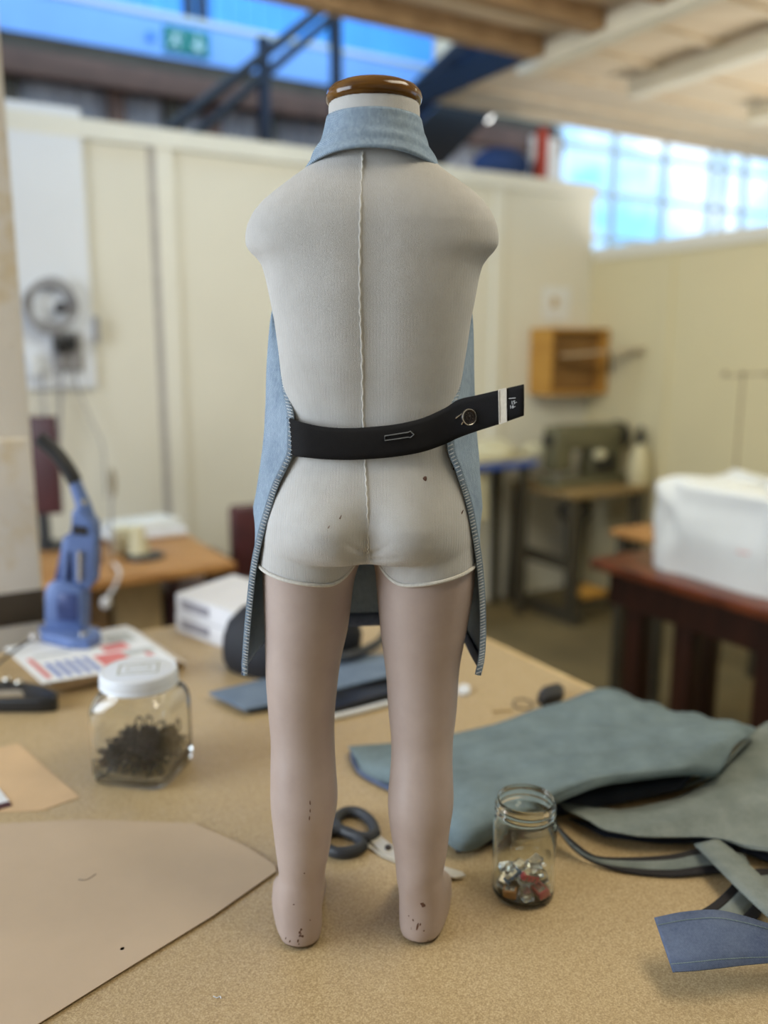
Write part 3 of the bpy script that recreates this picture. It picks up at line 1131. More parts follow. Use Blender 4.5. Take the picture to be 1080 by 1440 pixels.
# cream elastic keeper and sewn-on size label
k0 = [on_strap(701, 549.5, .0008), on_strap(712.5, 546.8, .0008), on_strap(713.5, 591.5, .0008), on_strap(702, 595, .0008)]
up_ = (k0[0] - k0[3]).normalized() * .0012
b = MB()
b.extrude_outline([k0[0] + up_, k0[1] + up_, k0[2] - up_, k0[3] - up_], Vector((-.0005, -.0016, 0)))
b.build('elastic_keeper', M['elastic'], strap, smooth=False)
for px in (701.8, 711.8):
    MB().tube([on_strap(px, 549, .0028), on_strap(px + .6, 594 - (px - 701) * .25, .0028)], .0004, 5).build('keeper_stitching', M['knit_hem'], strap)


def text_mesh(body, origin, xdir, ydir, size, mat, parent, name, thick=0.0002):
    cu = bpy.data.curves.new(name, 'FONT')
    cu.body = body
    cu.size = size
    cu.extrude = thick
    o = bpy.data.objects.new(name, cu)
    COL.objects.link(o)
    bpy.context.view_layer.update()
    me = bpy.data.meshes.new_from_object(o.evaluated_get(bpy.context.evaluated_depsgraph_get()))
    COL.objects.unlink(o)
    bpy.data.objects.remove(o)
    X, Y = Vector(xdir).normalized(), Vector(ydir).normalized()
    Z = X.cross(Y)
    m = Matrix((X, Y, Z)).transposed().to_4x4()
    m.translation = Vector(origin)
    me.transform(m)
    me.materials.clear()
    me.materials.append(mat)
    r = bpy.data.objects.new(name, me)
    COL.objects.link(r)
    place(r, parent)
    return r


xd = on_strap(733, 560, .002) - on_strap(716, 564, .002)
yd = on_strap(718, 552, .002) - on_strap(719, 580, .002)
text_mesh('15-', on_strap(718.5, 569, .0022), xd, yd, .0046, M['label_print'], strap, 'size_print')
text_mesh('16-', on_strap(716.5, 575, .0022), xd, yd, .0046, M['label_print'], strap, 'size_print')
MB().tube([on_strap(715.5, 560.4, .0022), on_strap(725, 559.6, .0022)], .0003, 5).build('size_print', M['label_print'], strap)

# ================================================================== THINGS ON THE WORKBENCH
def poly_prism(name, px, h, thick, mat, parent=None):
    b = MB()
    b.extrude_outline([tb(x, y, h) for x, y in px], (0, 0, thick))
    return b.build(name, mat, parent, smooth=False)


def cloth(rows, n=8, wrinkle=0.0, seed=1.0, freq=40.0, pleat=0.0):
    """grid of (px, py, height) -> smooth world-space rows"""
    R0 = [crom([tb(*p) for p in r], n) for r in rows]
    cols = [crom([r[i] for r in R0], n) for i in range(len(R0[0]))]
    out = [[cols[i][j].copy() for i in range(len(cols))] for j in range(len(cols[0]))]
    if wrinkle:
        from mathutils import noise
        for r in out:
            for p in r:
                k = noise.noise(Vector((p.x * freq * .45 + seed, p.y * freq, seed * 3)))
                k2 = noise.noise(Vector((p.x * freq * 1.5 + seed, p.y * freq * 1.2, seed)))
                if pleat:      # long soft folds running along the bench's own axis
                    a_, c_ = p.x * CU + p.y * SU, -p.x * SU + p.y * CU
                    k3 = noise.noise(Vector((a_ * 5 + seed, (c_ + .25 * a_) * 26, seed)))
                    p.z += pleat * min(1, max(.25, (p.x - .05) / .25)) * k3
                p.z = max(TZ + .001, p.z + wrinkle * (k + .4 * k2))
    return out


# ---- pattern card, paper sheets, scrap
o = poly_prism('pattern_card', [(388, 1226), (386, 1216), (345, 1190), (272, 1158), (120, 1153), (-40, 1160), (-260, 1210), (-260, 1560), (-80, 1540), (45, 1446), (160, 1374), (300, 1288)], .0024, .0008, M['kraft'])
tag(o, 'big brown kraft pattern card with a punched hole, left of the left foot', 'pattern card')
h_ = tb(172, 1334, .0031)
MB().lathe([(0, .0001), (.0024, .0001), (.0024, 0)], h_, 20, None, False, True).build('punched_hole', M['black_hole'], o)
MB().tube(crom([tb(110, 1237, .0034), tb(122, 1237, .0034), tb(135, 1229, .0034)], 5), .00035, 5).build('crease_mark', M['rubber_grey'], o)
o = poly_prism('tan_paper_sheet', [(112, 1121), (26, 1046), (-120, 1075), (-160, 1150), (60, 1140)], .0004, .0006, M['tan_sheet'])
tag(o, 'plain tan paper sheet with a pointed corner, just left of the wire hook jar', 'paper sheet')
tp_ = thing('paper_tag', tb(-20, 1122, .0014), 'small white paper tag with brown edge at the far left of the bench', 'tag')
poly_prism('paper', [(13, 1127), (-2, 1108), (-50, 1120), (-40, 1140)], .0014, .0006, M['white_paper'], tp_)
poly_prism('brown_edge', [(17, 1133), (13, 1127), (-40, 1140), (-38, 1150)], .0014, .0006, M['maroon'], tp_)
for px, py, lab in ((305, 1403, 'tiny pale thread scrap on the bare bench near the front left foot'),):
    a = tb(px, py, .001)
    o = MB().tube(crom([a + Vector((-.004, .002, 0)), a, a + Vector((.003, .0012, .0005)), a + Vector((.0045, -.001, 0))], 5), .0005, 5).build('thread_scrap', M['thread_white'])
    tag(o, lab, 'thread')

# ---- square jar of black wire hooks
JC = tb(203, 1082)
JROT = math.radians(-11)
jar = thing('glass_jar', JC, 'large square clear glass jar with white lid, half filled with black wire hooks', 'jar')


def sq_ring(c, a, z, n=5.0, N_=72, rot=JROT):
    out = []
    for k in range(N_):
        t = 2 * math.pi * k / N_
        cx, sx_ = math.cos(t), math.sin(t)
        x = a * math.copysign(abs(cx) ** (2 / n), cx)
        y = a * math.copysign(abs(sx_) ** (2 / n), sx_)
        out.append(Vector((c.x + x * math.cos(rot) - y * math.sin(rot), c.y + x * math.sin(rot) + y * math.cos(rot), c.z + z)))
    return out


JA = 0.0625
prof = [(.90, .000, 5), (.965, .003, 5), (1.0, .010, 6), (1.0, .040, 6), (1.0, .090, 6), (1.0, .108, 6), (.985, .120, 5), (.94, .130, 4), (.88, .137, 2.8), (.84, .141, 2.2), (.83, .150, 2)]
inn = [(.80, .150, 2), (.81, .141, 2.2), (.85, .134, 2.8), (.905, .127, 4), (.945, .118, 5), (.96, .107, 6), (.96, .09, 6), (.96, .04, 6), (.955, .018, 5), (.90, .012, 5), (.6, .010, 4)]
b = MB()
b.grid([sq_ring(JC, JA * a, z, n) for a, z, n in prof + inn], True, True, True)
b.build('jar_glass', M['glass'], jar, sharp=70)
b = MB()
LR = .0585
b.lathe([(LR * .94, .143), (LR, .1435), (LR * 1.02, .146), (LR, .149), (LR * 1.0, .152), (LR * 1.015, .155), (LR, .158), (LR * 1.0, .162), (LR * .985, .1655), (LR * .94, .1675),
         (LR * .90, .1665), (LR * .86, .1672), (0, .1672)], JC, 72, None, False, False)
b.lathe([(LR * .94, .143), (LR * .92, .160), (0, .160)], JC, 72, None, False, False)
lid = b.build('lid', M['lid_white'], jar)
b = MB()
zt = JC.z + .1675


def frame_on(c, w, h, rot, t, z, th=.0004):
    for s in (-1, 1):
        m = Matrix.Rotation(rot, 3, 'Z')
        b.box(Vector((c.x, c.y, z)) + m @ Vector((0, s * h / 2, 0)), (w + t, t, th), rot)
        b.box(Vector((c.x, c.y, z)) + m @ Vector((s * w / 2, 0, 0)), (t, h - t, th), rot)


frame_on(JC, .058, .040, .20, .0028, zt)
frame_on(JC, .034, .018, .20, .0014, zt)
b.build('printed_frame', M['lid_print'], lid, smooth=False)

# the hooks: each a bent wire loop
def hook_mesh():
    b = MB()
    w, l = .0052, .014
    pts = [(-w, -l, 0), (-w, 0, 0), (-w * .9, l * .5, .001), (-w * .5, l * .85, .001), (0, l, 0), (w * .5, l * .85, -.001), (w * .9, l * .5, -.001), (w, 0, 0), (w, -l * .7, 0)]
    b.tube(crom(pts, 3), .0016, 6)
    return b


HOOK = None
rng = random.Random(3)
cr, sr = math.cos(JROT), math.sin(JROT)
for i in range(190):
    while True:
        x, y = rng.uniform(-.049, .049), rng.uniform(-.049, .049)
        top_ = .040 + .024 * math.exp(-((x + .004) / .03) ** 2 - ((y) / .045) ** 2) + .004 * math.sin(x * 90)
        z = rng.uniform(.020, top_) if i > 70 else rng.uniform(top_ - .006, top_ + .003)
        if True:
            break
    p = JC + Vector((x * cr - y * sr, x * sr + y * cr, z))
    if HOOK is None:
        bb_ = hook_mesh()
        HOOK = bb_.build('wire_hook', M['hook_black'], base=(0, 0, 0))
        o = HOOK
    else:
        o = HOOK.copy()
        COL.objects.link(o)
    o.location = p
    if i in (3, 7, 11, 15, 19, 23, 27):
        o.location.z = JC.z + top_ + .012
        o.rotation_euler = (math.pi / 2 + rng.uniform(-.3, .3), rng.uniform(-.3, .3), rng.uniform(0, 6.28))
    else:
        o.rotation_euler = (rng.uniform(-.9, .9), rng.uniform(-.9, .9), rng.uniform(0, 6.28))
    tag(o, 'bent black wire hook among many in the square lidded jar', 'hook', 'black wire hooks in the lidded jar')

# ---- small open jar of plastic cases
KC = tb(735, 1254)
jar2 = thing('glass_jar', KC, 'small open round glass jar holding little clear and red plastic cases', 'jar')
r = .0378
outp = [(.86, 0), (.93, .0015), (.985, .005), (1, .011), (1, .085), (.995, .091), (.965, .097), (.925, .1005), (.905, .103), (.905, .105), (.955, .1062), (.965, .108), (.955, .1098),
        (.905, .111), (.905, .1125), (.955, .1142), (.96, .116), (.945, .1178), (.90, .1195), (.90, .1225), (.885, .1245)]
inp = [(.86, .1245), (.845, .122), (.845, .104), (.87, .100), (.925, .094), (.945, .089), (.945, .013), (.93, .008), (.86, .0055), (0.02, .0065)]
b = MB()
b.lathe([(r * a, z) for a, z in outp + inp], KC, 64, None, True, True)
b.build('jar_glass', M['glass2'], jar2, sharp=70)


def case(name, w, d, h, mat, loc, rot, label, group=None):
    b = MB()
    w, d, h = w * 1.22, d * 1.22, h * 1.15
    b.box((0, 0, 0), (w, d, h), bevel=.0008)
    o = b.build(name, mat, base=(0, 0, 0), smooth=True)
    b = MB()
    b.box((0, 0, h / 2 + .0003), (w * .75, d * .7, .0005))
    for k in range(3):
        b.box(((k - 1) * w * .25, -d / 2 - .0002, 0), (w * .06, .0005, h * .7))
    b.build('case_rib', M['steel'], o, smooth=False)
    o.location = loc
    o.rotation_euler = rot
    tag(o, label, 'plastic case', group)
    return o


rng = random.Random(11)
spots = [(-.018, -.018, .012), (.0, -.022, .012), (.018, -.016, .013), (-.022, .004, .014), (.004, .0, .016), (.022, .006, .016), (-.010, .018, .015), (.012, .020, .016),
         (-.014, -.006, .026), (.006, -.010, .027), (.016, .0, .030), (-.004, .010, .029), (-.018, .010, .028), (.016, .014, .033)]
for i, (x, y, z) in enumerate(spots):
    rot = (rng.uniform(-.5, .5), rng.uniform(-.5, .5), rng.uniform(0, 3.1))
    loc = KC + Vector((x, y, z))
    if i == 2:
        case('plastic_case', .016, .011, .009, M['pink_plastic'], loc, rot, 'small red plastic case at the right near the bottom of the open jar')
    elif i == 9:
        case('plastic_case', .018, .006, .007, M['pink_plastic'], loc, (.2, .4, .3), 'long red plastic case lying slanted on top in the open jar')
    elif i == 8:
        case('plastic_case', .018, .007, .005, M['blue_plastic'], loc, (.1, -.5, .5), 'dark blue plastic strip case at the upper left in the open jar')
    elif i == 0:
        case('plastic_case', .013, .010, .009, M['amber_plastic'], loc, rot, 'amber plastic case at the lower left in the open jar')
    else:
        case('plastic_case', .015, .011, .009, M['clear_plastic'], loc, rot, 'small clear ribbed plastic case in the open round jar', 'clear cases in the open jar')

# ---- scissors lying open-handled behind the feet
sc_ = thing('scissors', tb(546, 1194), 'scissors with black loop handles lying on the bench behind the feet', 'scissors')
PV = tb(545, 1194, .006)


def loop(px, r0, h, name, parent):
    pts = crom([tb(x, y, h) for x, y in px + [px[0]]], 8)[:-1]
    b = MB()
    b.tube(pts, r0, 10, closed=True)
    return b.build(name, M['rubber_grey'], parent)


def blade(px, h, thick, name, mat):
    b = MB()
    b.extrude_outline([tb(x, y, h) for x, y in px], (0, 0, thick))
    return b.build(name, mat, sc_, smooth=False)


b1 = blade([(512, 1176), (528, 1172), (548, 1188), (600, 1213), (650, 1228), (655, 1233), (640, 1236), (590, 1226), (540, 1203)], .004, .0022, 'blade', M['pale_steel'])
b2 = blade([(505, 1187), (520, 1183), (545, 1196), (600, 1216), (646, 1231), (650, 1236), (630, 1235), (580, 1224), (538, 1206), (522, 1196)], .0012, .0022, 'blade', M['pale_steel'])
loop([(528, 1172), (522, 1156), (505, 1143), (486, 1142), (473, 1152), (476, 1164), (495, 1174), (515, 1178)], .0074, .0078, 'handle', sc_)
loop([(510, 1190), (505, 1180), (488, 1170), (468, 1168), (455, 1176), (456, 1190), (474, 1199), (496, 1197)], .0074, .0078, 'handle', sc_)
MB().lathe([(0, .0052), (.003, .0050), (.0046, .0036), (.0046, 0)], tb(546, 1194, .005), 24, None, False, True).build('pivot_screw', M['dark_metal'], sc_)

# ---- folded slate blue aprons on the right
ap = thing('folded_apron', tb(800, 1100), 'slate blue denim apron folded in a soft pile, behind the open jar', 'apron')
rowsA = [
    [(490, 1050, .012), (560, 1043, .016), (640, 1030, .022), (740, 1003, .028), (850, 968, .034), (950, 998, .040), (1045, 1016, .052), (1064, 1026, .050)],
    [(494, 1056, .018), (563, 1058, .032), (645, 1062, .044), (745, 1043, .048), (855, 1018, .052), (945, 1026, .060), (1030, 1024, .070), (1056, 1030, .060)],
    [(500, 1068, .018), (566, 1080, .036), (650, 1100, .056), (740, 1092, .060), (840, 1070, .062), (930, 1058, .068), (1005, 1046, .074), (1040, 1044, .066)],
    [(506, 1080, .012), (572, 1100, .030), (648, 1146, .052), (730, 1134, .058), (815, 1100, .066), (900, 1078, .072), (970, 1068, .075), (1022, 1066, .064)],
    [(512, 1090, .006), (578, 1114, .018), (640, 1180, .030), (715, 1160, .036), (800, 1118, .056), (885, 1092, .064), (955, 1080, .067), (1014, 1080, .056)],
    [(514, 1094, .003), (582, 1122, .006), (640, 1196, .010), (706, 1172, .016), (800, 1126, .048), (885, 1098, .056), (950, 1086, .058), (1006, 1088, .046)]]
b = MB()
b.grid(cloth(rowsA, 9, .0035, 2.0, 20, .012))
b.build('folded_panel', M['denim_grey'], ap, solid=.003, off=-1, sharp=80)
# underside layers
rowsB = [
    [(1064, 1026, .052), (1040, 1050, .056), (1020, 1072, .052), (1004, 1088, .046)],
    [(1055, 1035, .036), (1030, 1058, .040), (1008, 1080, .036), (985, 1096, .030)],
    [(1045, 1045, .018), (1018, 1068, .020), (990, 1088, .018), (960, 1106, .014)]]
b = MB()
b.grid(cloth(rowsB, 6))
b.build('folded_corner', M['denim_olive'], ap, solid=.003, sharp=80)
rowsC = [
    [(650, 1120, .003), (760, 1100, .003), (880, 1085, .003), (980, 1065, .003)],
    [(655, 1160, .010), (760, 1130, .014), (880, 1105, .022), (975, 1086, .030)],
    [(662, 1178, .003), (765, 1150, .004), (885, 1126, .010), (960, 1108, .022)]]
b = MB()
b.grid(cloth(rowsC, 6))
b.build('lower_layer', M['denim_shaded'], ap, solid=.003, sharp=80)
# rolled dark end of its hem on the left and the strap end poking out below
MB().tube(crom([tb(496, 1052, .012), tb(497, 1068, .008), tb(507, 1086, .006), tb(530, 1100, .005), tb(552, 1110, .006), (tb(590, 1128, .006))], 5), [.004] * 26, 8).build('rolled_hem', M['denim_deep'], ap)
b = MB()
b.grid(cloth([[(640, 1172, .012), (668, 1168, .014), (700, 1160, .014)], [(640, 1186, .010), (668, 1181, .012), (700, 1172, .012)], [(642, 1199, .003), (668, 1194, .003), (700, 1184, .003)]], 4))
b.build('strap_end', M['binding'], ap, solid=.003)

ap2 = thing('apron', tb(960, 1170), 'grey green denim apron with black bound straps, spread at the right edge of the bench', 'apron')
rowsD = [
    [(785, 1129, .022), (870, 1137, .018), (950, 1118, .020), (1006, 1090, .030), (1056, 1030, .030), (1110, 1012, .034), (1240, 1020, .03)],
    [(788, 1131, .024), (860, 1144, .026), (945, 1135, .030), (1015, 1108, .036), (1066, 1062, .036), (1120, 1040, .038), (1245, 1060, .034)],
    [(792, 1134, .025), (850, 1154, .028), (930, 1156, .032), (1015, 1142, .036), (1075, 1112, .038), (1130, 1100, .038), (1250, 1120, .03)],
    [(796, 1137, .025), (846, 1162, .026), (905, 1174, .026), (1000, 1172, .030), (1072, 1180, .032), (1150, 1190, .030), (1260, 1190, .024)],
    [(798, 1139, .024), (848, 1165, .024), (905, 1178, .023), (1000, 1177, .025), (1070, 1196, .026), (1150, 1214, .022), (1260, 1230, .016)]]
b = MB()
rD = cloth(rowsD, 8, .0022, 5.0, 34, .007)
b.grid(rD)
bodyD = b.build('apron_panel', M['denim_olive'], ap2, solid=.0025, sharp=80)
BD = BVHTree.FromPolygons([p for r_ in rD for p in r_], [(i * len(rD[0]) + j, i * len(rD[0]) + j + 1, (i + 1) * len(rD[0]) + j + 1, (i + 1) * len(rD[0]) + j) for i in range(len(rD) - 1) for j in range(len(rD[0]) - 1)])
for dx in (0, 5):
    pts = [hit(BD, 921 + dx + k * 1.1, 1128 + k * 5.2, .0006) for k in range(10)]
    pts = [p for p in pts if p is not None]
    if len(pts) > 2:
        MB().tube(pts, .0006, 5).build('seam', M['denim_grey'], bodyD)
b = MB()
b.grid(cloth([[(800, 1150, .004), (900, 1165, .008), (1000, 1165, .012), (1100, 1180, .012), (1260, 1200, .01)],
              [(850, 1175, .003), (930, 1184, .004), (1010, 1186, .006), (1100, 1215, .006), (1260, 1240, .004)]], 6))
b.build('under_panel', M['denim_shaded'], ap2, solid=.003)


def strap_strip(center, name, widths, mats, z_lift=0.0, parent=None):
    """strip with bound edges; center = [(px_top, py_top, h, px_bot, py_bot, h)]"""
    T_ = crom([tb(*c[:3]) for c in center], 7)
    B_ = crom([tb(*c[3:]) for c in center], 7)
    first = None
    for (a, c), m, nm in zip(widths, mats, name):
        rows = [[p.lerp(q, a + (c - a) * k / 3) for p, q in zip(T_, B_)] for k in range(4)]
        b = MB()
        b.grid(rows)
        o = b.build(nm, m, parent, solid=.0022, off=0, sharp=80)
    return T_, B_


bound = (['strap_binding', 'strap', 'strap_binding'], [(0, .24), (.24, .72), (.72, 1)], [M['binding'], M['denim_olive'], M['binding']])
strap_strip([(783, 1160, .040, 785, 1168, .020), (806, 1183, .026, 808, 1196, .008), (838, 1203, .014, 842, 1217, .004), (890, 1206, .010, 888, 1228, .003), (945, 1202, .010, 945, 1233, .003),
             (985, 1193, .012, 1000, 1228, .006), (1040, 1192, .014, 1060, 1226, .008)], *bound, parent=ap2)
strap_strip([(1120, 1228, .012, 1150, 1262, .006), (1072, 1222, .010, 1105, 1262, .005), (1040, 1230, .010, 1080, 1272, .005), (1026, 1248, .010, 1066, 1290, .005), (1000, 1272, .012, 1050, 1304, .008),
             (965, 1292, .014, 1015, 1318, .010)], *bound, parent=ap2)
strap_strip([(1010, 1180, .024, 976, 1188, .022), (1040, 1204, .028, 1004, 1216, .026), (1085, 1246, .030, 1046, 1258, .028), (1140, 1292, .030, 1100, 1308, .028), (1200, 1340, .030, 1160, 1360, .028)],
            ['shoulder_strap'], [(0, 1)], [M['denim_olive']], parent=ap2)
T_, B_ = strap_strip([(920, 1291, .052, 946, 1367, .030), (960, 1283, .058, 978, 1365, .034), (1005, 1280, .062, 1015, 1361, .036), (1045, 1288, .060, 1050, 1357, .036), (1085, 1300, .054, 1085, 1354, .036),
                     (1130, 1308, .044, 1130, 1352, .030), (1190, 1312, .030, 1190, 1350, .016)], ['blue_strap'], [(0, 1)], [M['denim_deep']], parent=ap2)
for f in (.14, .86):
    MB().tube([p.lerp(q, f) + Vector((0, -.0012, .0010)) for p, q in zip(T_, B_)], .0005, 5).build('strap_stitching', M['denim_grey'], ap2)

# ---- small black-grey things behind the legs
sw = thing('denim_swatch', tb(345, 975), 'flat blue denim swatch lying just left of the left leg', 'fabric swatch')
poly_prism('fabric', [(294, 976), (372, 957), (420, 968), (420, 985), (345, 1000)], .012, .004, M['denim_swatch'], sw)
poly_prism('dark_backing', [(312, 984), (380, 970), (420, 980), (420, 992), (350, 1004)], .0, .0115, M['binding'], sw)
o = poly_prism('black_case', [(440, 968), (560, 932), (600, 955), (600, 972), (470, 1010), (440, 1003)], 0, .020, M['black_plastic'])
tag(o, 'flat black case seen between the legs, under a pale blue swatch', 'case')
b = MB()
b.grid(cloth([[(455, 930, .030), (500, 922, .034), (540, 920, .034), (590, 924, .030)], [(455, 948, .026), (500, 945, .032), (540, 938, .034), (590, 934, .030)], [(455, 972, .022), (500, 962, .026), (540, 952, .030), (590, 944, .026)]], 5))
o = b.build('denim_swatch', M['denim_swatch'], solid=.004)
tag(o, 'pale blue denim swatch draped over the black case between the legs', 'fabric swatch')
b = MB()
b.tube([tb(466, 1009, .006), tb(500, 1001, .006), tb(560, 985, .006)], .0055, 12)
o = b.build('white_rod', M['lid_white'])
tag(o, 'short white rod on the bench between the legs, before the black case', 'rod')
# black bag behind the apron
bg = thing('black_bag', tb(400, 938), 'soft black fabric bag bulging out behind the left side of the worn apron', 'bag')
b = MB()
rows = []
for a, z in ((.88, .0), (1.0, .018), (1.06, .045), (1.05, .075), (.97, .105), (.80, .13), (.52, .15), (.25, .158), (.05, .16)):
    rows.append([tb(400, 938) + Vector((.135 * a * math.cos(t) * (1 + .05 * math.sin(3 * t + z * 30)) + z * .20, .078 * a * math.sin(t) * (1 + .06 * math.cos(4 * t)), z)) for t in [2 * math.pi * k / 48 for k in range(48)]])
b.grid(rows, True, True, True)
b.build('bag_body', M['bag_black'], bg)
MB().tube(crom([tb(400, 940, .01), tb(440, 925, .035), tb(490, 922, .05), tb(530, 905, .045), tb(545, 885, .03)], 6), .009, 10).build('bag_handle', M['rubber_grey'], bg)

# ---- two cartons
for k, (lab, z0, z1) in enumerate((('white printed carton, lower of the two stacked behind the jar', 0.0, .044), ('white printed carton, upper of the two stacked behind the jar', .046, .090))):
    c0, c1 = tb(248, 887), tb(332, 918)
    back = Vector((.105, .17, 0))
    if k:
        c0 = c0 + Vector((.002, .002, 0))
    ct = thing('white_carton', c0 + Vector((0, 0, z0)), lab, 'carton')
    outl = [c0, c1, c1 + back, c0 + back]
    b = MB()
    b.extrude_outline([p + Vector((0, 0, z0)) for p in outl], (0, 0, z1 - z0))
    b.build('carton_body', M['carton'], ct, smooth=False)
    d = (c1 - c0)
    nrm = Vector((d.y, -d.x, 0)).normalized()
    nrm = nrm if nrm.y < 0 else -nrm
    b = MB()
    zz = z0 + .012
    p0, p1 = c0 + d * .10 + nrm * .0004, c0 + d * .58 + nrm * .0004
    b.extrude_outline([p0 + Vector((0, 0, zz)), p1 + Vector((0, 0, zz)), p1 + Vector((0, 0, zz + .022)), p0 + Vector((0, 0, zz + .022))], nrm * .0005)
    b.build('printed_panel', M['carton_print'], ct, smooth=False)

# ---- magazine under the press
mg = thing('thick_catalogue', tb(130, 935), 'thick white catalogue with red and blue print, under the blue press', 'catalogue')
mag_out = [(88, 976), (-30, 925), (30, 893), (175, 862 + 8), (246, 918)]
mo = [(60, 962), (6, 912), (178, 880), (250, 930)]
mo_b = [(86, 972), (16, 918), (186, 884), (262, 934)]
b = MB()
b.grid([[tb(x, y, .0035) for x, y in mo_b], [tb(x, y, .0335) for x, y in mo]], True, True, True)
b.build('pages', M['page_edge'], mg, smooth=False)
b = MB()
b.extrude_outline([tb(x, y, .0336) for x, y in mo], (0, 0, .0014))
b.extrude_outline([tb(x, y, .0004) for x, y in mo_b], (0, 0, .0030))
cov = b.build('cover', M['white_paper'], mg, smooth=False)
P0, P1, P2, P3 = [tb(x, y, .0350) for x, y in mo]


def on_mag(s, t, lift=0.0003):
    return (P0.lerp(P3, s)).lerp(P1.lerp(P2, s), t) + Vector((0, 0, lift))


def mag_patch(name, mat, rects):
    for s0, s1, t0, t1 in rects:
        b = MB()
        b.extrude_outline([on_mag(s0, t0), on_mag(s1, t0), on_mag(s1, t1), on_mag(s0, t1)], (0, 0, .0002))
        b.build(name, mat, cov, smooth=False)


mag_patch('red_print', M['mag_red'], [(.06, .10, .10, .62), (.50, .72, .12, .42), (.62, .82, .46, .62), (.42, .52, .72, .9), (.86, .9, .1, .3)])
mag_patch('blue_print', M['mag_blue'], [(.14 + .07 * k, .175 + .07 * k, .08, .44) for k in range(5)])
mag_patch('grey_print', M['mag_grey'], [(.72, .96, .30, .40), (.72, .94, .62, .84), (.12, .4, .62, .66)])

# ---- blue hand press
PB = tb(99, 893, .0354)
press = thing('hand_press', PB, 'blue enamelled hand lever press standing on the thick catalogue', 'press')
S = 1.9 / F                      # metres per pixel at the press


def pp(px, py, dy=0.0):
    """a spot on the press, in the upright plane through its base"""
    return at_Y(px, py, PB.y + dy)


def plate(px, d0, d1, name, mat, bevel=0.0):
    b = MB()
    b.extrude_outline([pp(x, y) + Vector((0, d0, 0)) for x, y in px], (0, d1 - d0, 0))
    if bevel:
        bmesh.ops.bevel(b.bm, geom=list(b.bm.edges), offset=bevel, segments=2, profile=.5, affect='EDGES')
    return b.build(name, mat, press)


b = MB()
base_out = [(58, 872), (66, 868), (130, 876), (141, 884), (141, 902), (120, 909), (95, 908), (58, 890)]
b.prism([(tb(x, y, .0354).x, tb(x, y, .0354).y) for x, y in [(55, 893), (85, 884), (140, 896), (143, 905), (125, 914), (98, 913), (58, 903)]], PB.z, PB.z + .022)
bmesh.ops.bevel(b.bm, geom=list(b.bm.edges), offset=.003, segments=2, profile=.5, affect='EDGES')
b.build('base', M['press_blue'], press)
plate([(70, 878), (70, 826), (76, 815), (95, 812), (121, 820), (121, 884)], -.030, .030, 'lower_column', M['press_blue'], .003)
plate([(88, 846), (90, 828), (116, 830), (116, 868), (88, 866)], -.0325, -.029, 'side_panel', M['press_dark'], .001)
plate([(78, 818), (92, 752), (104, 748), (102, 820)], -.012, .024, 'rear_rib', M['press_dark'], .002)
plate([(90, 816), (92, 756), (106, 748), (106, 716), (114, 712), (136, 732), (137, 752), (136, 815), (126, 828), (108, 822), (107, 770), (99, 770), (99, 816)], -.022, .022, 'upper_frame', M['press_blue'], .003)
plate([(108, 748), (108, 735), (128, 738), (128, 750)], -.0245, -.021, 'lever_slot', M['binding'])
MB().tube([pp(112, 775, -.026), pp(112, 818, -.026)], .004, 12).build('return_spring', M['steel'], press)
b = MB()
for k in range(7):
    b.lathe([(.0045, 0), (.0062, .002), (.0045, .004)], pp(112, 778 + k * 6, -.026), 12, None, True, True)
b.build('spring_coil', M['steel'], press)
MB().tube([pp(117, 826), pp(117, 846)], .006, 14).build('plunger', M['steel'], press)
MB().lathe([(0, .008), (.008, .008), (.009, 0)], tb(118, 893, .0573), 20, None, False, True).build('die', M['steel'], press)
MB().tube(crom([pp(124, 738), pp(118, 712), pp(110, 690), pp(103, 672)], 5), [.019, .0185, .018, .0175, .017, .0165, .016, .0155, .015, .0145, .014, .014, .0135, .013, .013, .013][:16], 14).build('lever', M['press_blue'], press)
MB().tube(crom([pp(106, 678), pp(96, 660), pp(78, 636), pp(55, 616)], 5), .0155, 14).build('lever_grip', M['black_plastic'], press)
MB().tube([pp(118, 706, -.018), pp(118, 706, .018)], .007, 12).build('pivot_bolt', M['steel'], press)

# ---- black curved tool with silver knobs, and its cable
tl = thing('curved_tool', tb(30, 975), 'black curved hand tool with silver knobs at the far left of the bench', 'tool')
b = MB()
arc = [(-60, 998), (-60, 950), (0, 945), (40, 948), (70, 960), (86, 980), (82, 992), (60, 994)]
b.extrude_outline([tb(x, y, .0) for x, y in [(-60, 1004), (-60, 978), (0, 976), (40, 978), (66, 984), (84, 994), (80, 1002), (58, 1004)]], (0, 0, .030))
bmesh.ops.bevel(b.bm, geom=list(b.bm.edges), offset=.008, segments=3, profile=.5, affect='EDGES')
b.build('tool_body', M['black_plastic'], tl)
for x, y in ((10, 956), (27, 960)):
    MB().sphere(tb(x, y, .036), .0075, (1, 1, 1), 14).build('knob', M['steel'], tl)
b = MB()
b.extrude_outline([tb(x, y, .031) for x, y in [(-20, 982), (-20, 974), (30, 972), (34, 980)]], (0, 0, .003))
b.build('steel_plate', M['steel'], tl, smooth=False)
MB().lathe([(0, .014), (.009, .014), (.010, 0)], tb(74, 998, .0), 16, None, False, True).build('foot', M['rubber_grey'], tl)
cb = thing('cable', tb(20, 920), 'dark cable with a pale plug running off left beside the blue press', 'cable')
MB().tube(crom([tb(44, 900, .046), tb(30, 908, .044), tb(8, 924, .034), tb(-20, 945, .006), tb(-80, 960, .004)], 6), .0028, 8).build('wire', M['cord_black'], cb)
MB().sphere(tb(47, 896, .046), .008, (1, 1, 1), 14).build('plug', M['cord_white'], cb)
MB().sphere(tb(59, 893, .046), .0065, (1.3, 1, 1), 14).build('plug_pin', M['steel'], cb)

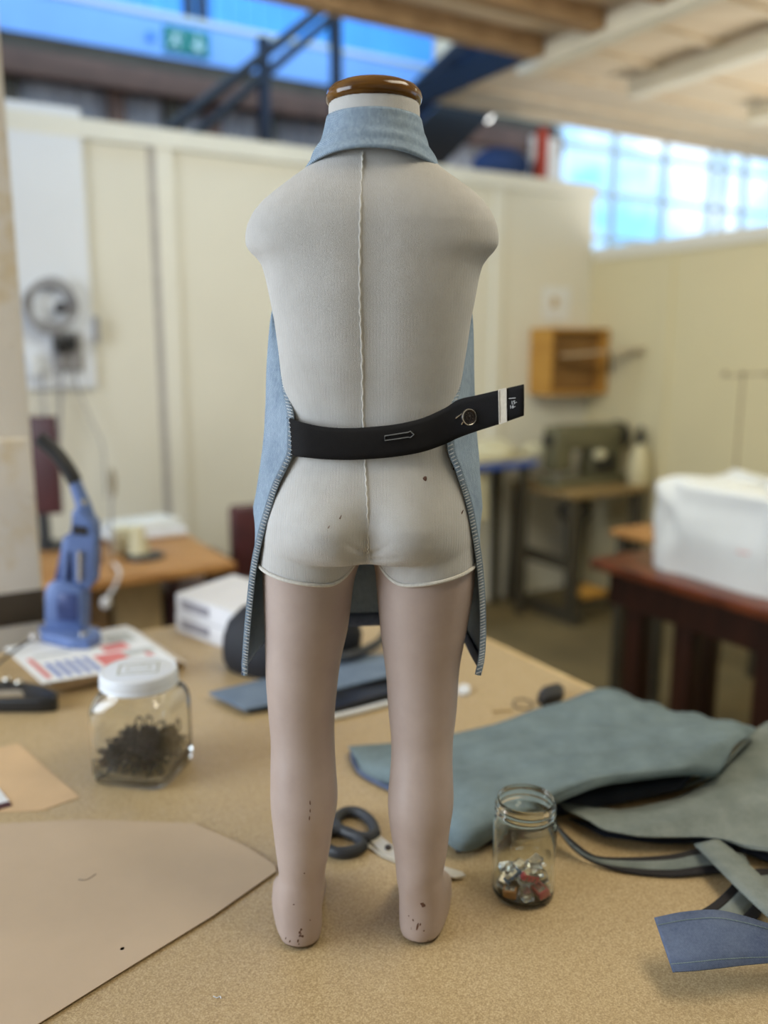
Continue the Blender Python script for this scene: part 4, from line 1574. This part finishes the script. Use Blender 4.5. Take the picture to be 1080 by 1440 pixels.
# ---- right of the legs: scrap, ring, clip
b = MB()
b.extrude_outline([tb(x, y, .001) for x, y in [(643, 972), (650, 965), (661, 968), (660, 977), (649, 979)]], (0, 0, .006))
o = b.build('fabric_scrap', M['lid_white'], smooth=False)
tag(o, 'small white scrap on the bench right of the right leg', 'scrap')
rc_ = tb(735, 990, .004)
o = MB().tube([rc_ + Vector((.017 * math.cos(t), .017 * math.sin(t), .003 * math.sin(t))) for t in [2 * math.pi * k / 28 for k in range(28)]], .0014, 8, closed=True).build('wire_ring', M['dark_metal'])
tag(o, 'thin wire ring on the bench behind the folded slate blue apron', 'ring')
o = MB().tube([tb(692, 1000, .003), tb(720, 998, .003)], .0025, 8).build('wooden_stick', M['cardboard'])
tag(o, 'short pale stick beside the wire ring on the bench', 'stick')
b = MB()
b.extrude_outline([tb(x, y, .0) for x, y in [(755, 988), (762, 978), (785, 972), (794, 980), (790, 988), (764, 996)]], (0, 0, .020))
bmesh.ops.bevel(b.bm, geom=list(b.bm.edges), offset=.005, segments=2, profile=.5, affect='EDGES')
o = b.build('chalk_holder', M['black_plastic'])
tag(o, 'small dark rounded block behind the folded slate blue apron', 'block')

# ================================================================== BACKGROUND
def room_table(name, u0, u1, w0, w1, h, th, top_mat, leg_mat, label, leg=.05, inset=.05, legs=None, apron_h=0.0):
    t = thing(name, R((u0 + u1) / 2, (w0 + w1) / 2, 0), label, 'table')
    MB().rbox(u0, u1, w0, w1, h - th, h, bevel=.006).build('tabletop', top_mat, t)
    if apron_h:
        b = MB()
        i2 = inset * .6
        b.rbox(u0 + i2, u0 + i2 + .02, w0 + i2, w1 - i2, h - th - apron_h, h - th)
        b.rbox(u0 + i2, u1 - i2, w1 - i2 - .02, w1 - i2, h - th - apron_h, h - th)
        b.rbox(u1 - i2 - .02, u1 - i2, w0 + i2, w1 - i2, h - th - apron_h, h - th)
        b.build('apron_rail', leg_mat, t, smooth=False)
    for u, w in legs or ((u0 + inset, w0 + inset), (u1 - inset, w0 + inset), (u0 + inset, w1 - inset), (u1 - inset, w1 - inset)):
        MB().rbox(u - leg / 2, u + leg / 2, w - leg / 2, w + leg / 2, 0, h - th, bevel=.004).build('leg', leg_mat, t)
    return t


# ---- mahogany table with the covered machine
room_table('wooden_table', 2.27, 2.92, 0.75, 2.30, .75, .035, M['mahogany'], M['mahogany_dark'], 'dark mahogany table at the right carrying the white covered machine', .075, .09,
           legs=((2.40, 2.16), (2.40, 1.93), (2.40, 1.60), (2.40, .90), (2.80, 2.16), (2.80, .90)), apron_h=.13)
cv = thing('covered_machine', R(2.62, 1.85, .75), 'sewing machine under a white fabric dust cover on the mahogany table', 'sewing machine')
b = MB()
W_, D_ = .305, .21
c0 = R(2.58, 1.815, .752)
ax_u, ax_w = R(1, 0, 0), R(0, 1, 0)
vw = [uw(at_u(*p, 2.37))[1:] for p in ((908, 662), (975, 752), (1075, 684))]     # the V-shaped pull in its side


def seg_d(p, a, c):
    ap, ac = Vector(p) - Vector(a), Vector(c) - Vector(a)
    t = max(0, min(1, ap.dot(ac) / ac.dot(ac)))
    return (ap - ac * t).length, t


prof = [(0.99, 1.03, 0.0), (1.0, 1.02, .04), (1.0, 1.0, .12), (.99, .98, .22), (.975, .95, .292), (.94, .90, .314), (.80, .74, .324), (.45, .40, .322), (.05, .05, .320)]
rows = []
for a, d, z in crom(prof, 7):
    row = []
    for k in range(220):
        t = 2 * math.pi * k / 220
        n = 9.0
        cx, sx_ = math.cos(t), math.sin(t)
        x = math.copysign(abs(cx) ** (2 / n), cx)
        y = math.copysign(abs(sx_) ** (2 / n), sx_)
        wob = .006 * math.sin(5 * t + z * 20) + .005 * math.sin(9 * t - z * 34)
        P_ = c0 + ax_u * (x * D_ * d + wob * .6) + ax_w * (y * W_ * a + wob) + Vector((0, 0, z + (.014 * math.sin(3 * t) if z > .27 else 0)))
        if x < -.6 and z < .315:
            q = uw(P_)[1:]
            (d1, t1), (d2, t2) = seg_d(q, vw[0], vw[1]), seg_d(q, vw[1], vw[2])
            P_ -= ax_u * (.026 * math.exp(-(d1 / .035) ** 2) * (1 - .5 * t1) + .020 * math.exp(-(d2 / .030) ** 2) * (.4 + .6 * t2))
            P_ -= ax_u * (.010 * math.sin(q[0] * 38) * math.sin(q[1] * 11))
        row.append(P_)
    rows.append(row)
b.grid(rows, True, True, True)
cover = b.build('dust_cover', M['cover_white'], cv, sharp=70)
CVB = bvh_of(cover)
ps = [hit(CVB, 1036 + k * 6, 776 + k * .8, .001) for k in range(4)]
if all(p is not None for p in ps):
    MB().tube(ps, .0022, 6).build('stitched_mark', M['mag_red'], cover)

# thread stand standing behind the covered machine
ts_base = at_u(1037, 700, 3.2)
ts = thing('thread_stand', R(3.2, uw(ts_base)[1], .75), 'thin metal thread stand rising behind the white covered machine', 'thread stand')
tt = at_u(1045, 527, 3.2)
b = MB()
b.tube([Vector((tt.x, tt.y, .75)), tt], .0045, 8)
b.build('pole', M['stand_metal'], ts)
uu, ww, zz = uw(tt)
MB().tube([R(uu, ww + .11, zz - .01), R(uu, ww - .13, zz + .01)], .0035, 8).build('arm', M['stand_metal'], ts)
for s in (.09, 0, -.12):
    MB().sphere(R(uu, ww + s, zz + .005), .014, (1, 1, .6), 12).build('thread_guide', M['stand_metal'], ts)
room_table('side_table', 2.74, 3.50, 2.36, 2.66, .75, .03, M['oak'], M['treadle'], 'orange wood side table behind the white covered machine holding the thread stand', .04, .04)

# ---- industrial sewing machine on its iron stand
smt = thing('sewing_table', R(3.5, 3.7, 0), 'iron framed sewing table with worn top in the far corner', 'table')
MB().rbox(3.24, 3.82, 3.42, 3.97, .715, .75, bevel=.005).build('tabletop', M['worn_top'], smt)
for u, w in ((3.28, 3.92), (3.28, 3.47), (3.78, 3.47), (3.78, 3.92)):
    b = MB()
    b.bar(R(u, w, .715), R(u, w + (.05 if w > 3.6 else -.03), 0.03), .06, .06)
    b.build('leg', M['treadle'], smt, smooth=False)
b = MB()
b.bar(R(3.28, 3.94, .33), R(3.28, 3.46, .33), .05, .06)
b.bar(R(3.28, 3.46, .12), R(3.78, 3.46, .12), .05, .05)
b.bar(R(3.28, 3.98, .03), R(3.28, 3.38, .03), .07, .06)
b.bar(R(3.78, 3.98, .03), R(3.78, 3.38, .03), .07, .06)
b.build('stretcher', M['treadle'], smt, smooth=False)
MB().rbox(3.30, 3.46, 3.36, 3.52, .16, .19).build('foot_pedal', M['box_wood'], smt, smooth=False)
MB().sphere(R(3.44, 3.62, .60), .10, (1.0, .8, .8), 18).build('motor', M['machine_dark'], smt)

sm = thing('sewing_machine', R(3.42, 3.66, .75), 'olive grey industrial sewing machine on the iron framed table in the corner', 'sewing machine')


def sbox(u0, u1, w0, w1, z0, z1, name, mat, bev=.01):
    return MB().rbox(u0, u1, w0, w1, z0, z1, bevel=bev).build(name, mat, sm)


# arm runs across the view: its long side is along -w/+u diagonal, approximated on the room axes
q0, q1 = at_w(768, 676, 3.66), at_w(868, 676, 3.66)
ua, ub = uw(q0)[0], uw(q1)[0]
LU = ub - ua
sbox(ua, ub, 3.57, 3.75, .75, .80, 'bed', M['machine_green'])
sbox(ua + LU * .52, ub - LU * .06, 3.60, 3.72, .80, .98, 'pillar', M['machine_green'], .02)
sbox(ua + LU * .08, ub - LU * .08, 3.59, 3.73, .96, 1.10, 'arm', M['machine_green'], .025)
sbox(ua + LU * .02, ua + LU * .26, 3.60, 3.72, .84, 1.10, 'head', M['machine_green'], .02)
MB().tube([R(ua + LU * .14, 3.66, .86), R(ua + LU * .14, 3.66, .80)], .008, 10).build('needle_bar', M['steel'], sm)
MB().lathe([(0, .05), (.05, .05), (.085, .04), (.09, .02), (.085, 0), (.05, -.008), (0, -.008)], R(ub - LU * .07, 3.66, 1.02), 28, R(1, 0, 0), False, False).build('handwheel', M['machine_dark'], sm)
MB().lathe([(0, .02), (.035, .02), (.04, 0)], R(ua + LU * .02, 3.66, 1.02), 20, R(-1, 0, 0), False, True).build('face_plate', M['machine_dark'], sm)
MB().rbox(ua + LU * .55, ua + LU * .80, 3.575, 3.60, .83, .93, bevel=.004).build('dark_plate', M['machine_dark'], sm)
q = at_w(838, 640, 3.56)
b = MB()
b.sphere(q + ax_u * .03, .032, (1.2, .6, .9), 16)
o = b.build('cloth_pad', M['bag_cream'], sm)
bt_ = at_w(900, 600, 3.50)
ubt, wbt, zbt = uw(bt_)
bo = thing('oil_bottle', R(ubt, 3.49, .751), 'cream squeeze bottle with dark cap right of the olive sewing machine', 'bottle')
MB().lathe([(.06, 0), (.065, .01), (.065, .09), (.055, .16), (.035, .215), (.022, .235)], R(ubt, 3.49, .751), 28).build('bottle_body', M['tabletop_cream'], bo)
MB().lathe([(.026, .235), (.028, .24), (.022, .30), (.014, .335), (0, .338)], R(ubt, 3.49, .751), 20, None, True, False).build('cap', M['machine_dark'], bo)

# ---- open wooden wall box, corner shelf, notice
q0, q1 = at_w(775, 460, 3.87), at_w(851, 556, 3.87)
u0, u1 = uw(q0)[0], uw(q1)[0]
z1, z0 = at_w(775, 461, 3.87).z, at_w(775, 556, 3.87).z
bx = thing('wall_box', R(u0, 4.05, z0), 'open orange wood box hung on the cream partition above the sewing machine', 'box')
b = MB()
b.rbox(u0 - .005, u0 + .015, 3.86, 4.045, z0, z1)
b.rbox(u1 - .02, u1, 3.86, 4.045, z0, z1)
b.rbox(u0 + .015, u1 - .02, 3.86, 4.045, z1 - .018, z1)
b.rbox(u0 + .015, u1 - .02, 3.86, 4.045, z0, z0 + .018)
b.build('box_sides', M['box_wood'], bx, smooth=False)
MB().rbox(u0 + .015, u1 - .02, 3.93, 4.045, z0 + .018, z1 - .018).build('box_back', M['box_inside'], bx, smooth=False)
sa, sb_ = at_w(790, 500, 3.84), at_w(905, 490, 3.60)
sh = thing('shelf_board', (sa + sb_) / 2, 'thin grey shelf board running past the open wooden wall box', 'shelf')
b = MB()
b.bar(sa, sb_, .10, .014)
b.build('board', M['shelf_wood'], sh, smooth=False)
MB().bar(sa.lerp(sb_, .6) - Vector((0, 0, .011)), sa.lerp(sb_, .6) + Vector((.03, .09, -.12)), .015, .015).build('bracket', M['treadle'], sh, smooth=False)
a, c = at_w(764, 403, 4.045), at_w(801, 452, 4.045)
b = MB()
b.rbox(uw(a)[0], uw(c)[0], 4.044, 4.047, uw(c)[2], uw(a)[2])
nt = b.build('wall_notice', M['white_paper'], smooth=False)
tag(nt, 'white paper notice pinned above the open wooden wall box', 'notice')
b = MB()
m1 = at_w(777, 425, 4.043)
b.sphere(m1, .035, (1, .1, 1), 14)
b.build('printed_mark', M['cardboard'], nt)

# ---- cream table with blue edge and its cloth bundle
ta, tc_ = at_w(672, 655, 3.70), at_w(766, 655, 3.70)
hz = ta.z
t = thing('cutting_table', R(uw(ta)[0], 3.85, 0), 'cream topped table with blue edge against the back partition', 'table')
u0, u1 = uw(ta)[0] - .5, min(uw(tc_)[0], 3.20)
MB().rbox(u0, u1, 3.70, 4.0, hz - .005, hz + .012).build('tabletop', M['tabletop_cream'], t, smooth=False)
MB().rbox(u0, u1 + .004, 3.69, 3.70, hz - .028, hz + .010).build('blue_edge', M['blue_edge'], t, smooth=False)
for u, w in ((u0 + .05, 3.74), (u1 - .05, 3.74), (u0 + .05, 3.98), (u1 - .05, 3.98)):
    MB().rbox(u - .02, u + .02, w - .02, w + .02, 0, hz - .005).build('leg', M['treadle'], t, smooth=False)
MB().rbox(u0 + .1, u1 - .3, 3.75, 3.95, hz - .32, hz - .006).build('drawer_case', M['bag_cream'], t, smooth=False)
for i, (px, py, r_, lab) in enumerate(((690, 635, .13, 'cream cloth bundle lying on the blue edged table, nearer the dress form'), (752, 642, .095, 'flatter cream cloth bundle on the blue edged table, nearer the sewing machine'))):
    c = at_w(px, 655, 3.83)
    b = MB()
    rows = []
    for a, z in ((.8, 0), (1, .12), (1.02, .35), (.9, .65), (.62, .9), (.3, 1.0), (.03, 1.02)):
        rows.append([Vector((c.x, c.y, hz + .013)) + Vector((r_ * a * 1.1 * math.cos(t_) * (1 + .1 * math.sin(3 * t_ + i)), r_ * .8 * a * math.sin(t_), r_ * .75 * z * (1 + .12 * math.sin(2 * t_)))) for t_ in [2 * math.pi * k / 36 for k in range(36)]])
    b.grid(rows, True, True, True)
    tag(b.build('cloth_bundle', M['bag_cream']), lab, 'cloth')

# ---- left desk with its clutter
dk = room_table('desk', -.30, 1.10, 2.93, 3.60, .75, .035, M['oak'], M['mahogany_dark'], 'orange wood desk against the back partition at the left', .05, .07)
DZ = .752


def dsk(px, py, z=0.0):
    return at_z(px, py, DZ + z)


for i, (px, py, sx_, sy_, h, rz, lab) in enumerate(((200, 742, .34, .22, .030, .5, 'lower pale cloth stack on the left desk, beside the dark lamp base'), (195, 730, .28, .18, .035, .75, 'upper pale folded cloth on top of the stack on the left desk'))):
    p = dsk(200, 752)
    b = MB()
    b.box(p + Vector((0, 0, h / 2 + (.031 if i else 0))), (sx_, sy_, h), rz, bevel=.012)
    tag(b.build('folded_cloth', M['cover_white'] if i else M['carton']), lab, 'cloth')
lb = thing('desk_lamp', dsk(203, 783), 'small cream cone lamp on a round black base on the desk', 'lamp')
p = dsk(203, 783)
MB().lathe([(0, .016), (.06, .014), (.075, .008), (.078, 0)], p, 28, None, False, True).build('base', M['black_plastic'], lb)
MB().lathe([(.040, .016), (.034, .06), (.020, .12), (0, .125)], p + Vector((-.02, .0, 0)), 24, None, True, False).build('lamp_shade', M['bag_cream'], lb)
# turned-away monitor
mp = dsk(60, 770)
mn = thing('monitor', Vector((mp.x, mp.y, DZ)), 'dark flat monitor standing on the left desk behind the post', 'monitor')
a, c = at_Y(20, 585, mp.y), at_Y(88, 722, mp.y)
b = MB()
b.box(Vector(((a.x + c.x) / 2, mp.y, (a.z + c.z) / 2)), (c.x - a.x, .035, a.z - c.z), bevel=.006)
b.build('screen_housing', M['maroon'], mn)
MB().bar(Vector(((a.x + c.x) / 2, mp.y + .01, DZ + .01)), Vector(((a.x + c.x) / 2, mp.y + .01, c.z + .05)), .05, .03).build('stand', M['black_plastic'], mn, smooth=False)
b = MB()
b.box(Vector(((a.x + c.x) / 2, mp.y + .02, DZ + .007)), (.2, .16, .012), bevel=.003)
b.build('foot', M['black_plastic'], mn)
for px, py, sx_, sy_, sz, m, nm, lab, cat in ((118, 770, .08, .10, .05, 'carton', 'paper_stack', 'low stack of white papers on the desk below the monitor', 'papers'),
                                              (132, 790, .06, .08, .11, 'rust', 'tin', 'brownish tin on the desk behind the blue press', 'tin'),
                                              (176, 776, .06, .06, .10, 'bag_cream', 'tape_roll', 'cream cardboard roll on the desk behind the blue press', 'roll')):
    p = dsk(px, py)
    b = MB()
    if nm == 'tape_roll':
        b.lathe([(.0, sz), (.035, sz), (.04, sz - .004), (.04, .004), (.035, 0)], p, 24, None, False, True)
    else:
        b.box(p + Vector((0, 0, sz / 2)), (sx_, sy_, sz), .3, bevel=.008)
    tag(b.build(nm, M[m]), lab, cat)
# feathery stick standing on the desk
p = dsk(156, 778, 0)
qt = at_Y(157, 662, p.y + .02)
fs = thing('display_stick', p, 'thin stick with a grey tuft standing on the left desk', 'stick')
MB().tube([p, qt], .005, 8).build('stem', M['greyfuzz'], fs)
MB().sphere(qt - Vector((0, 0, .045)), .022, (.7, .7, 2.6), 14).build('tuft', M['feather'], fs)
# white cable hanging over the desk front
wc = thing('hanging_cable', at_w(150, 845, 2.88), 'white cable with a pale plug hanging down the front of the desk', 'cable')
MB().tube(crom([dsk(160, 792, .012), at_w(168, 803, 2.90), at_w(163, 822, 2.89), at_w(152, 840, 2.885), at_w(149, 848, 2.885)], 6), .006, 8).build('wire', M['cord_white'], wc)
MB().sphere(at_w(149, 848, 2.885), .018, (1, 1, 1.2), 14).build('plug', M['cord_white'], wc)
# boxes under the desk
for (px0, px1, py0, py1, w, m, lab) in ((158, 226, 812, 905, 3.25, 'cardboard', 'beige carton standing under the left desk, nearer the post'), (240, 300, 838, 930, 3.25, 'maroon', 'dark maroon box under the left desk, nearer the chair'),
                                        (80, 150, 806, 900, 3.25, 'joist', 'brown carton under the left desk, behind the blue press')):
    a, c = at_w(px0, py0, w), at_w(px1, py0, w)
    b = MB()
    b.rbox(uw(a)[0], uw(c)[0], w, w + .25, 0, min(a.z, .70), bevel=.006)
    tag(b.build('storage_carton', M[m]), lab, 'carton')

# ---- maroon chair beyond the desk
ca, cb_ = at_w(318, 725, 3.30), at_w(372, 735, 3.30)
cu0, cu1 = uw(ca)[0], uw(cb_)[0] + .12
ch = thing('chair', R((cu0 + cu1) / 2, 3.5, 0), 'maroon vinyl chair at the right end of the left desk', 'chair')
zt_ = at_w(330, 712, 3.30).z
MB().rbox(cu0 + .02, cu1, 3.28, 3.34, .58, zt_, bevel=.02).build('backrest', M['maroon'], ch)
MB().rbox(cu0, cu1 + .02, 3.34, 3.78, .42, .48, bevel=.02).build('seat', M['maroon'], ch)
MB().rbox(cu0 - .03, cu0 + .05, 3.32, 3.62, .56, .66, bevel=.02).build('armrest', M['black_plastic'], ch)
for u, w in ((cu0 + .04, 3.32), (cu1 - .04, 3.32), (cu0 + .04, 3.72), (cu1 - .04, 3.72)):
    MB().rbox(u - .018, u + .018, w - .018, w + .018, 0, .58 if w < 3.5 else .42).build('leg', M['machine_dark'], ch, smooth=False)

# ---- white board, sockets and cables on the left partition
a, c = at_w(-30, 140, 4.04), at_w(135, 545, 4.04)
tr_ = at_w(122, 156, 4.04)
b = MB()
b.rbox(uw(a)[0], uw(c)[0], 4.022, 4.046, c.z, tr_.z)
wb = b.build('white_board', M['board_white'], smooth=False)
tag(wb, 'tall plain white board fixed to the partition beside the old post', 'board')


def wallbox(px0, py0, px1, py1, w0, w1, name, mat, label, cat, parent=None):
    a, c = at_w(px0, py0, w0), at_w(px1, py1, w0)
    b = MB()
    b.rbox(uw(a)[0], uw(c)[0], w0, w1, c.z, a.z, bevel=.004)
    o = b.build(name, mat, parent)
    if label:
        tag(o, label, cat)
    return o


sk = thing('socket_board', at_w(88, 500, 4.02), 'pale electrical board with two black plugs on the white board', 'socket')
wallbox(72, 466, 118, 522, 4.005, 4.021, 'backplate', M['greyfuzz'], None, None, sk)
wallbox(77, 474, 91, 496, 3.96, 4.005, 'plug', M['black_plastic'], None, None, sk)
wallbox(94, 471, 109, 492, 3.96, 4.005, 'plug', M['black_plastic'], None, None, sk)
wallbox(38, 498, 58, 530, 3.99, 4.02, 'junction_box', M['lid_white'], None, None, sk)
bn = thing('cable_bundle', at_w(70, 450, 4.0), 'loose grey coil of cables hanging above the black plugs', 'cable')
b = MB()
cc_ = at_w(70, 430, 3.985)
for k in range(5):
    pts = [cc_ + ax_u * ((.075 + .008 * k) * math.cos(t_)) + Vector((0, 0, (.085 + .006 * k) * math.sin(t_) + .01 * math.sin(3 * t_ + k))) + ax_w * (.01 * math.sin(2 * t_ + k) - .006 * k) for t_ in [2 * math.pi * j / 30 for j in range(30)]]
    b.tube(pts, .006, 6, closed=True)
b.build('coil', M['greyfuzz'], bn)
wallbox(80, 425, 93, 440, 3.94, 3.99, 'clip', M['cord_black'], None, None, bn)
for i, (pts, lab) in enumerate((([(86, 494), (86, 540), (84, 600), (78, 690)], 'grey cable falling straight from the left black plug'),
                                ([(60, 520), (61, 560), (64, 600), (60, 680)], 'grey cable falling from the small white junction box'),
                                ([(102, 490), (108, 540), (128, 590), (145, 630), (150, 700)], 'thin cable slanting right from the right black plug'))):
    ps = crom([at_w(x, y, 3.99) for x, y in pts], 6)
    tag(MB().tube(ps, .007 if i < 2 else .004, 8).build('wall_cable', M['greyfuzz']), lab, 'cable')
wallbox(133, 445, 141, 482, 3.99, 4.045, 'light_switch', M['greyfuzz'], 'narrow grey switch box at the right edge of the white board', 'switch')

# ---- things stored above the back partition
srbox('trim_40', M['joist'], 2.2, 3.9, 4.12, 4.55, 2.47, 2.50)
c = at_w(704, 232, 4.34)
b = MB()
b.sphere(Vector((c.x, c.y, 2.502 + .112)), .14, (1.25, .8, .78), 24)
tag(b.build('blue_bag', M['blue_cloth']), 'navy blue bag lying on top behind the back partition', 'bag')
a = at_w(738, 200, 4.3)
b = MB()
b.rbox(uw(a)[0], uw(a)[0] + .06, 4.15, 4.205, 2.502, at_w(738, 184, 4.28).z, bevel=.01)
tag(b.build('red_box', M['red_cloth']), 'narrow red box standing above the back partition', 'box')
a = at_w(757, 215, 4.28)
b = MB()
b.lathe([(.035, 0), (.045, .02), (.042, .12), (.02, .17), (.015, .21), (0, .212)], Vector((a.x, a.y, 2.502)), 20, None, True, False)
tag(b.build('black_bottle', M['black_plastic']), 'black bottle standing above the back partition, right of the red box', 'bottle')
a, c = at_w(748, 190, 4.4), at_w(786, 240, 4.4)
b = MB()
b.rbox(uw(a)[0], uw(c)[0], 4.40, 4.42, 2.502, a.z)
tag(b.build('leaning_panel', M['board_white'], smooth=False), 'white panel standing behind the black bottle above the partition', 'panel')

# ---- round lamp in the hall
lp = at_w(685, 163, 5.6)
gl = thing('globe_lamp', lp, 'small glowing round lamp hanging beyond the back partition', 'lamp')
MB().sphere(lp, .042, (1, 1, 1), 18).build('globe', M['lamp_glow'], gl)
MB().tube([lp + Vector((0, 0, .04)), Vector((lp.x, lp.y, 3.6))], .006, 8).build('flex', M['cord_black'], gl)

# ---- green exit sign and blue notice on the pale blue fascia
a, c = at_w(229, 36, 5.975), at_w(294, 79, 5.975)
us0, us1 = uw(a)[0], uw(c)[0]
zs1 = (at_w(229, 36, 5.975).z + at_w(294, 46, 5.975).z) / 2
zs0 = zs1 - .155
sg = thing('exit_sign', R(us0, 5.975, zs0), 'green emergency exit sign with white symbols on the pale blue fascia', 'sign')
MB().rbox(us0, us1, 5.962, 5.979, zs0, zs1).build('panel', M['sign_green'], sg, smooth=False)
hw = (us1 - us0)
b = MB()
# running figure in a doorway, then an arrow
cx_ = us0 + hw * .24
zc_ = (zs0 + zs1) / 2
b.tube([R(cx_ + .02, 5.957, zc_ + .045), R(cx_ + .022, 5.957, zc_ + .046)], .012, 10)
b.bar(R(cx_ + .012, 5.957, zc_ + .03), R(cx_ - .005, 5.957, zc_ - .01), .008, .018)
b.bar(R(cx_ - .005, 5.957, zc_ - .008), R(cx_ + .022, 5.957, zc_ - .028), .008, .011)
b.bar(R(cx_ + .022, 5.957, zc_ - .028), R(cx_ + .014, 5.957, zc_ - .056), .008, .010)
b.bar(R(cx_ - .006, 5.957, zc_ - .010), R(cx_ - .034, 5.957, zc_ - .044), .008, .011)
b.bar(R(cx_ + .012, 5.957, zc_ + .026), R(cx_ + .042, 5.957, zc_ + .008), .008, .008)
b.bar(R(cx_ + .008, 5.957, zc_ + .024), R(cx_ - .026, 5.957, zc_ + .012), .008, .008)
b.build('running_figure', M['sign_white'], sg)
b = MB()
cx_ = us0 + hw * .74
b.bar(R(cx_, 5.957, zc_ + .05), R(cx_, 5.957, zc_ - .045), .008, .014)
b.bar(R(cx_ - .032, 5.957, zc_ - .012), R(cx_, 5.957, zc_ - .05), .008, .014)
b.bar(R(cx_ + .032, 5.957, zc_ - .012), R(cx_, 5.957, zc_ - .05), .008, .014)
b.build('arrow', M['sign_white'], sg, smooth=False)
c = at_w(212, 51, 5.97)
b = MB()
b.lathe([(0, .004), (.03, .004), (.03, -.004), (0, -.004)], c, 24, R(0, -1, 0), False, False)
tag(b.build('blue_notice', M['sign_blue']), 'small round blue notice left of the green exit sign', 'sign')

# ---- steel stair rising to the right behind the back partition
stt = thing('steel_stair', R(2.4, 5.2, 0), 'dark steel staircase with handrails rising to the right behind the partition', 'stair')
slope_p = at_w(600, 195, 4.9), at_w(720, 74, 4.9)
b = MB()
d = slope_p[1] - slope_p[0]
A0 = slope_p[0] - d * 2.6
A1 = slope_p[1] + d * .6
b.bar(A0 + Vector((0, 0, -.06)), A1 + Vector((0, 0, -.06)), .30, .05, up=R(0, 1, 0))
b.build('stringer', M['stair_black'], stt, smooth=False)
b = MB()
b.bar(A0 + ax_w * .75, A1 + ax_w * .75, .34, .05, up=R(0, 1, 0))
b.build('stringer', M['stair_blue'], stt, smooth=False)
for k in range(15):
    p = A0.lerp(A1, (k + .5) / 15)
    b = MB()
    b.box(p + ax_w * .38 + Vector((0, 0, .0)), (.25, .72, .03), TH)
    b.build('tread', M['stair_blue'], stt, smooth=False)
r0, r1 = at_w(240, 180, 5.0), at_w(448, 16, 5.0)
dr = r1 - r0
MB().tube([r0 - dr * .3, r1 + dr * .25], .030, 10).build('handrail', M['stair_black'], stt)
r0, r1 = at_w(268, 196, 5.0), at_w(474, 18, 5.0)
dr = r1 - r0
MB().tube([r0 - dr * .3, r1 + dr * .25], .026, 10).build('handrail', M['stair_black'], stt)
for px, y0 in ((370, 66), (472, 16)):
    p = at_w(px, y0, 5.0)
    MB().rbox(uw(p)[0] - .028, uw(p)[0] + .028, 4.97, 5.03, 1.2, p.z + .05).build('post', M['stair_blue'], stt, smooth=False)

# ---- street beyond the far window
b = MB()
b.rbox(5.5, 7.6, 8.6, 8.7, 0, 2.75)
tag(b.build('brick_building', M['brick'], smooth=False), 'pale orange building seen low through the far windows', 'building')
b = MB()
for k in range(60):
    b.sphere(R(rng.uniform(6.0, 7.2), rng.uniform(7.6, 8.2), rng.uniform(2.3, 2.85)), rng.uniform(.06, .16), (1, 1, .8), 8)
o = b.build('street_foliage', M['foliage'])
tag(o, 'blurred yellow green foliage outside the far windows', 'foliage')
o['kind'] = 'stuff'
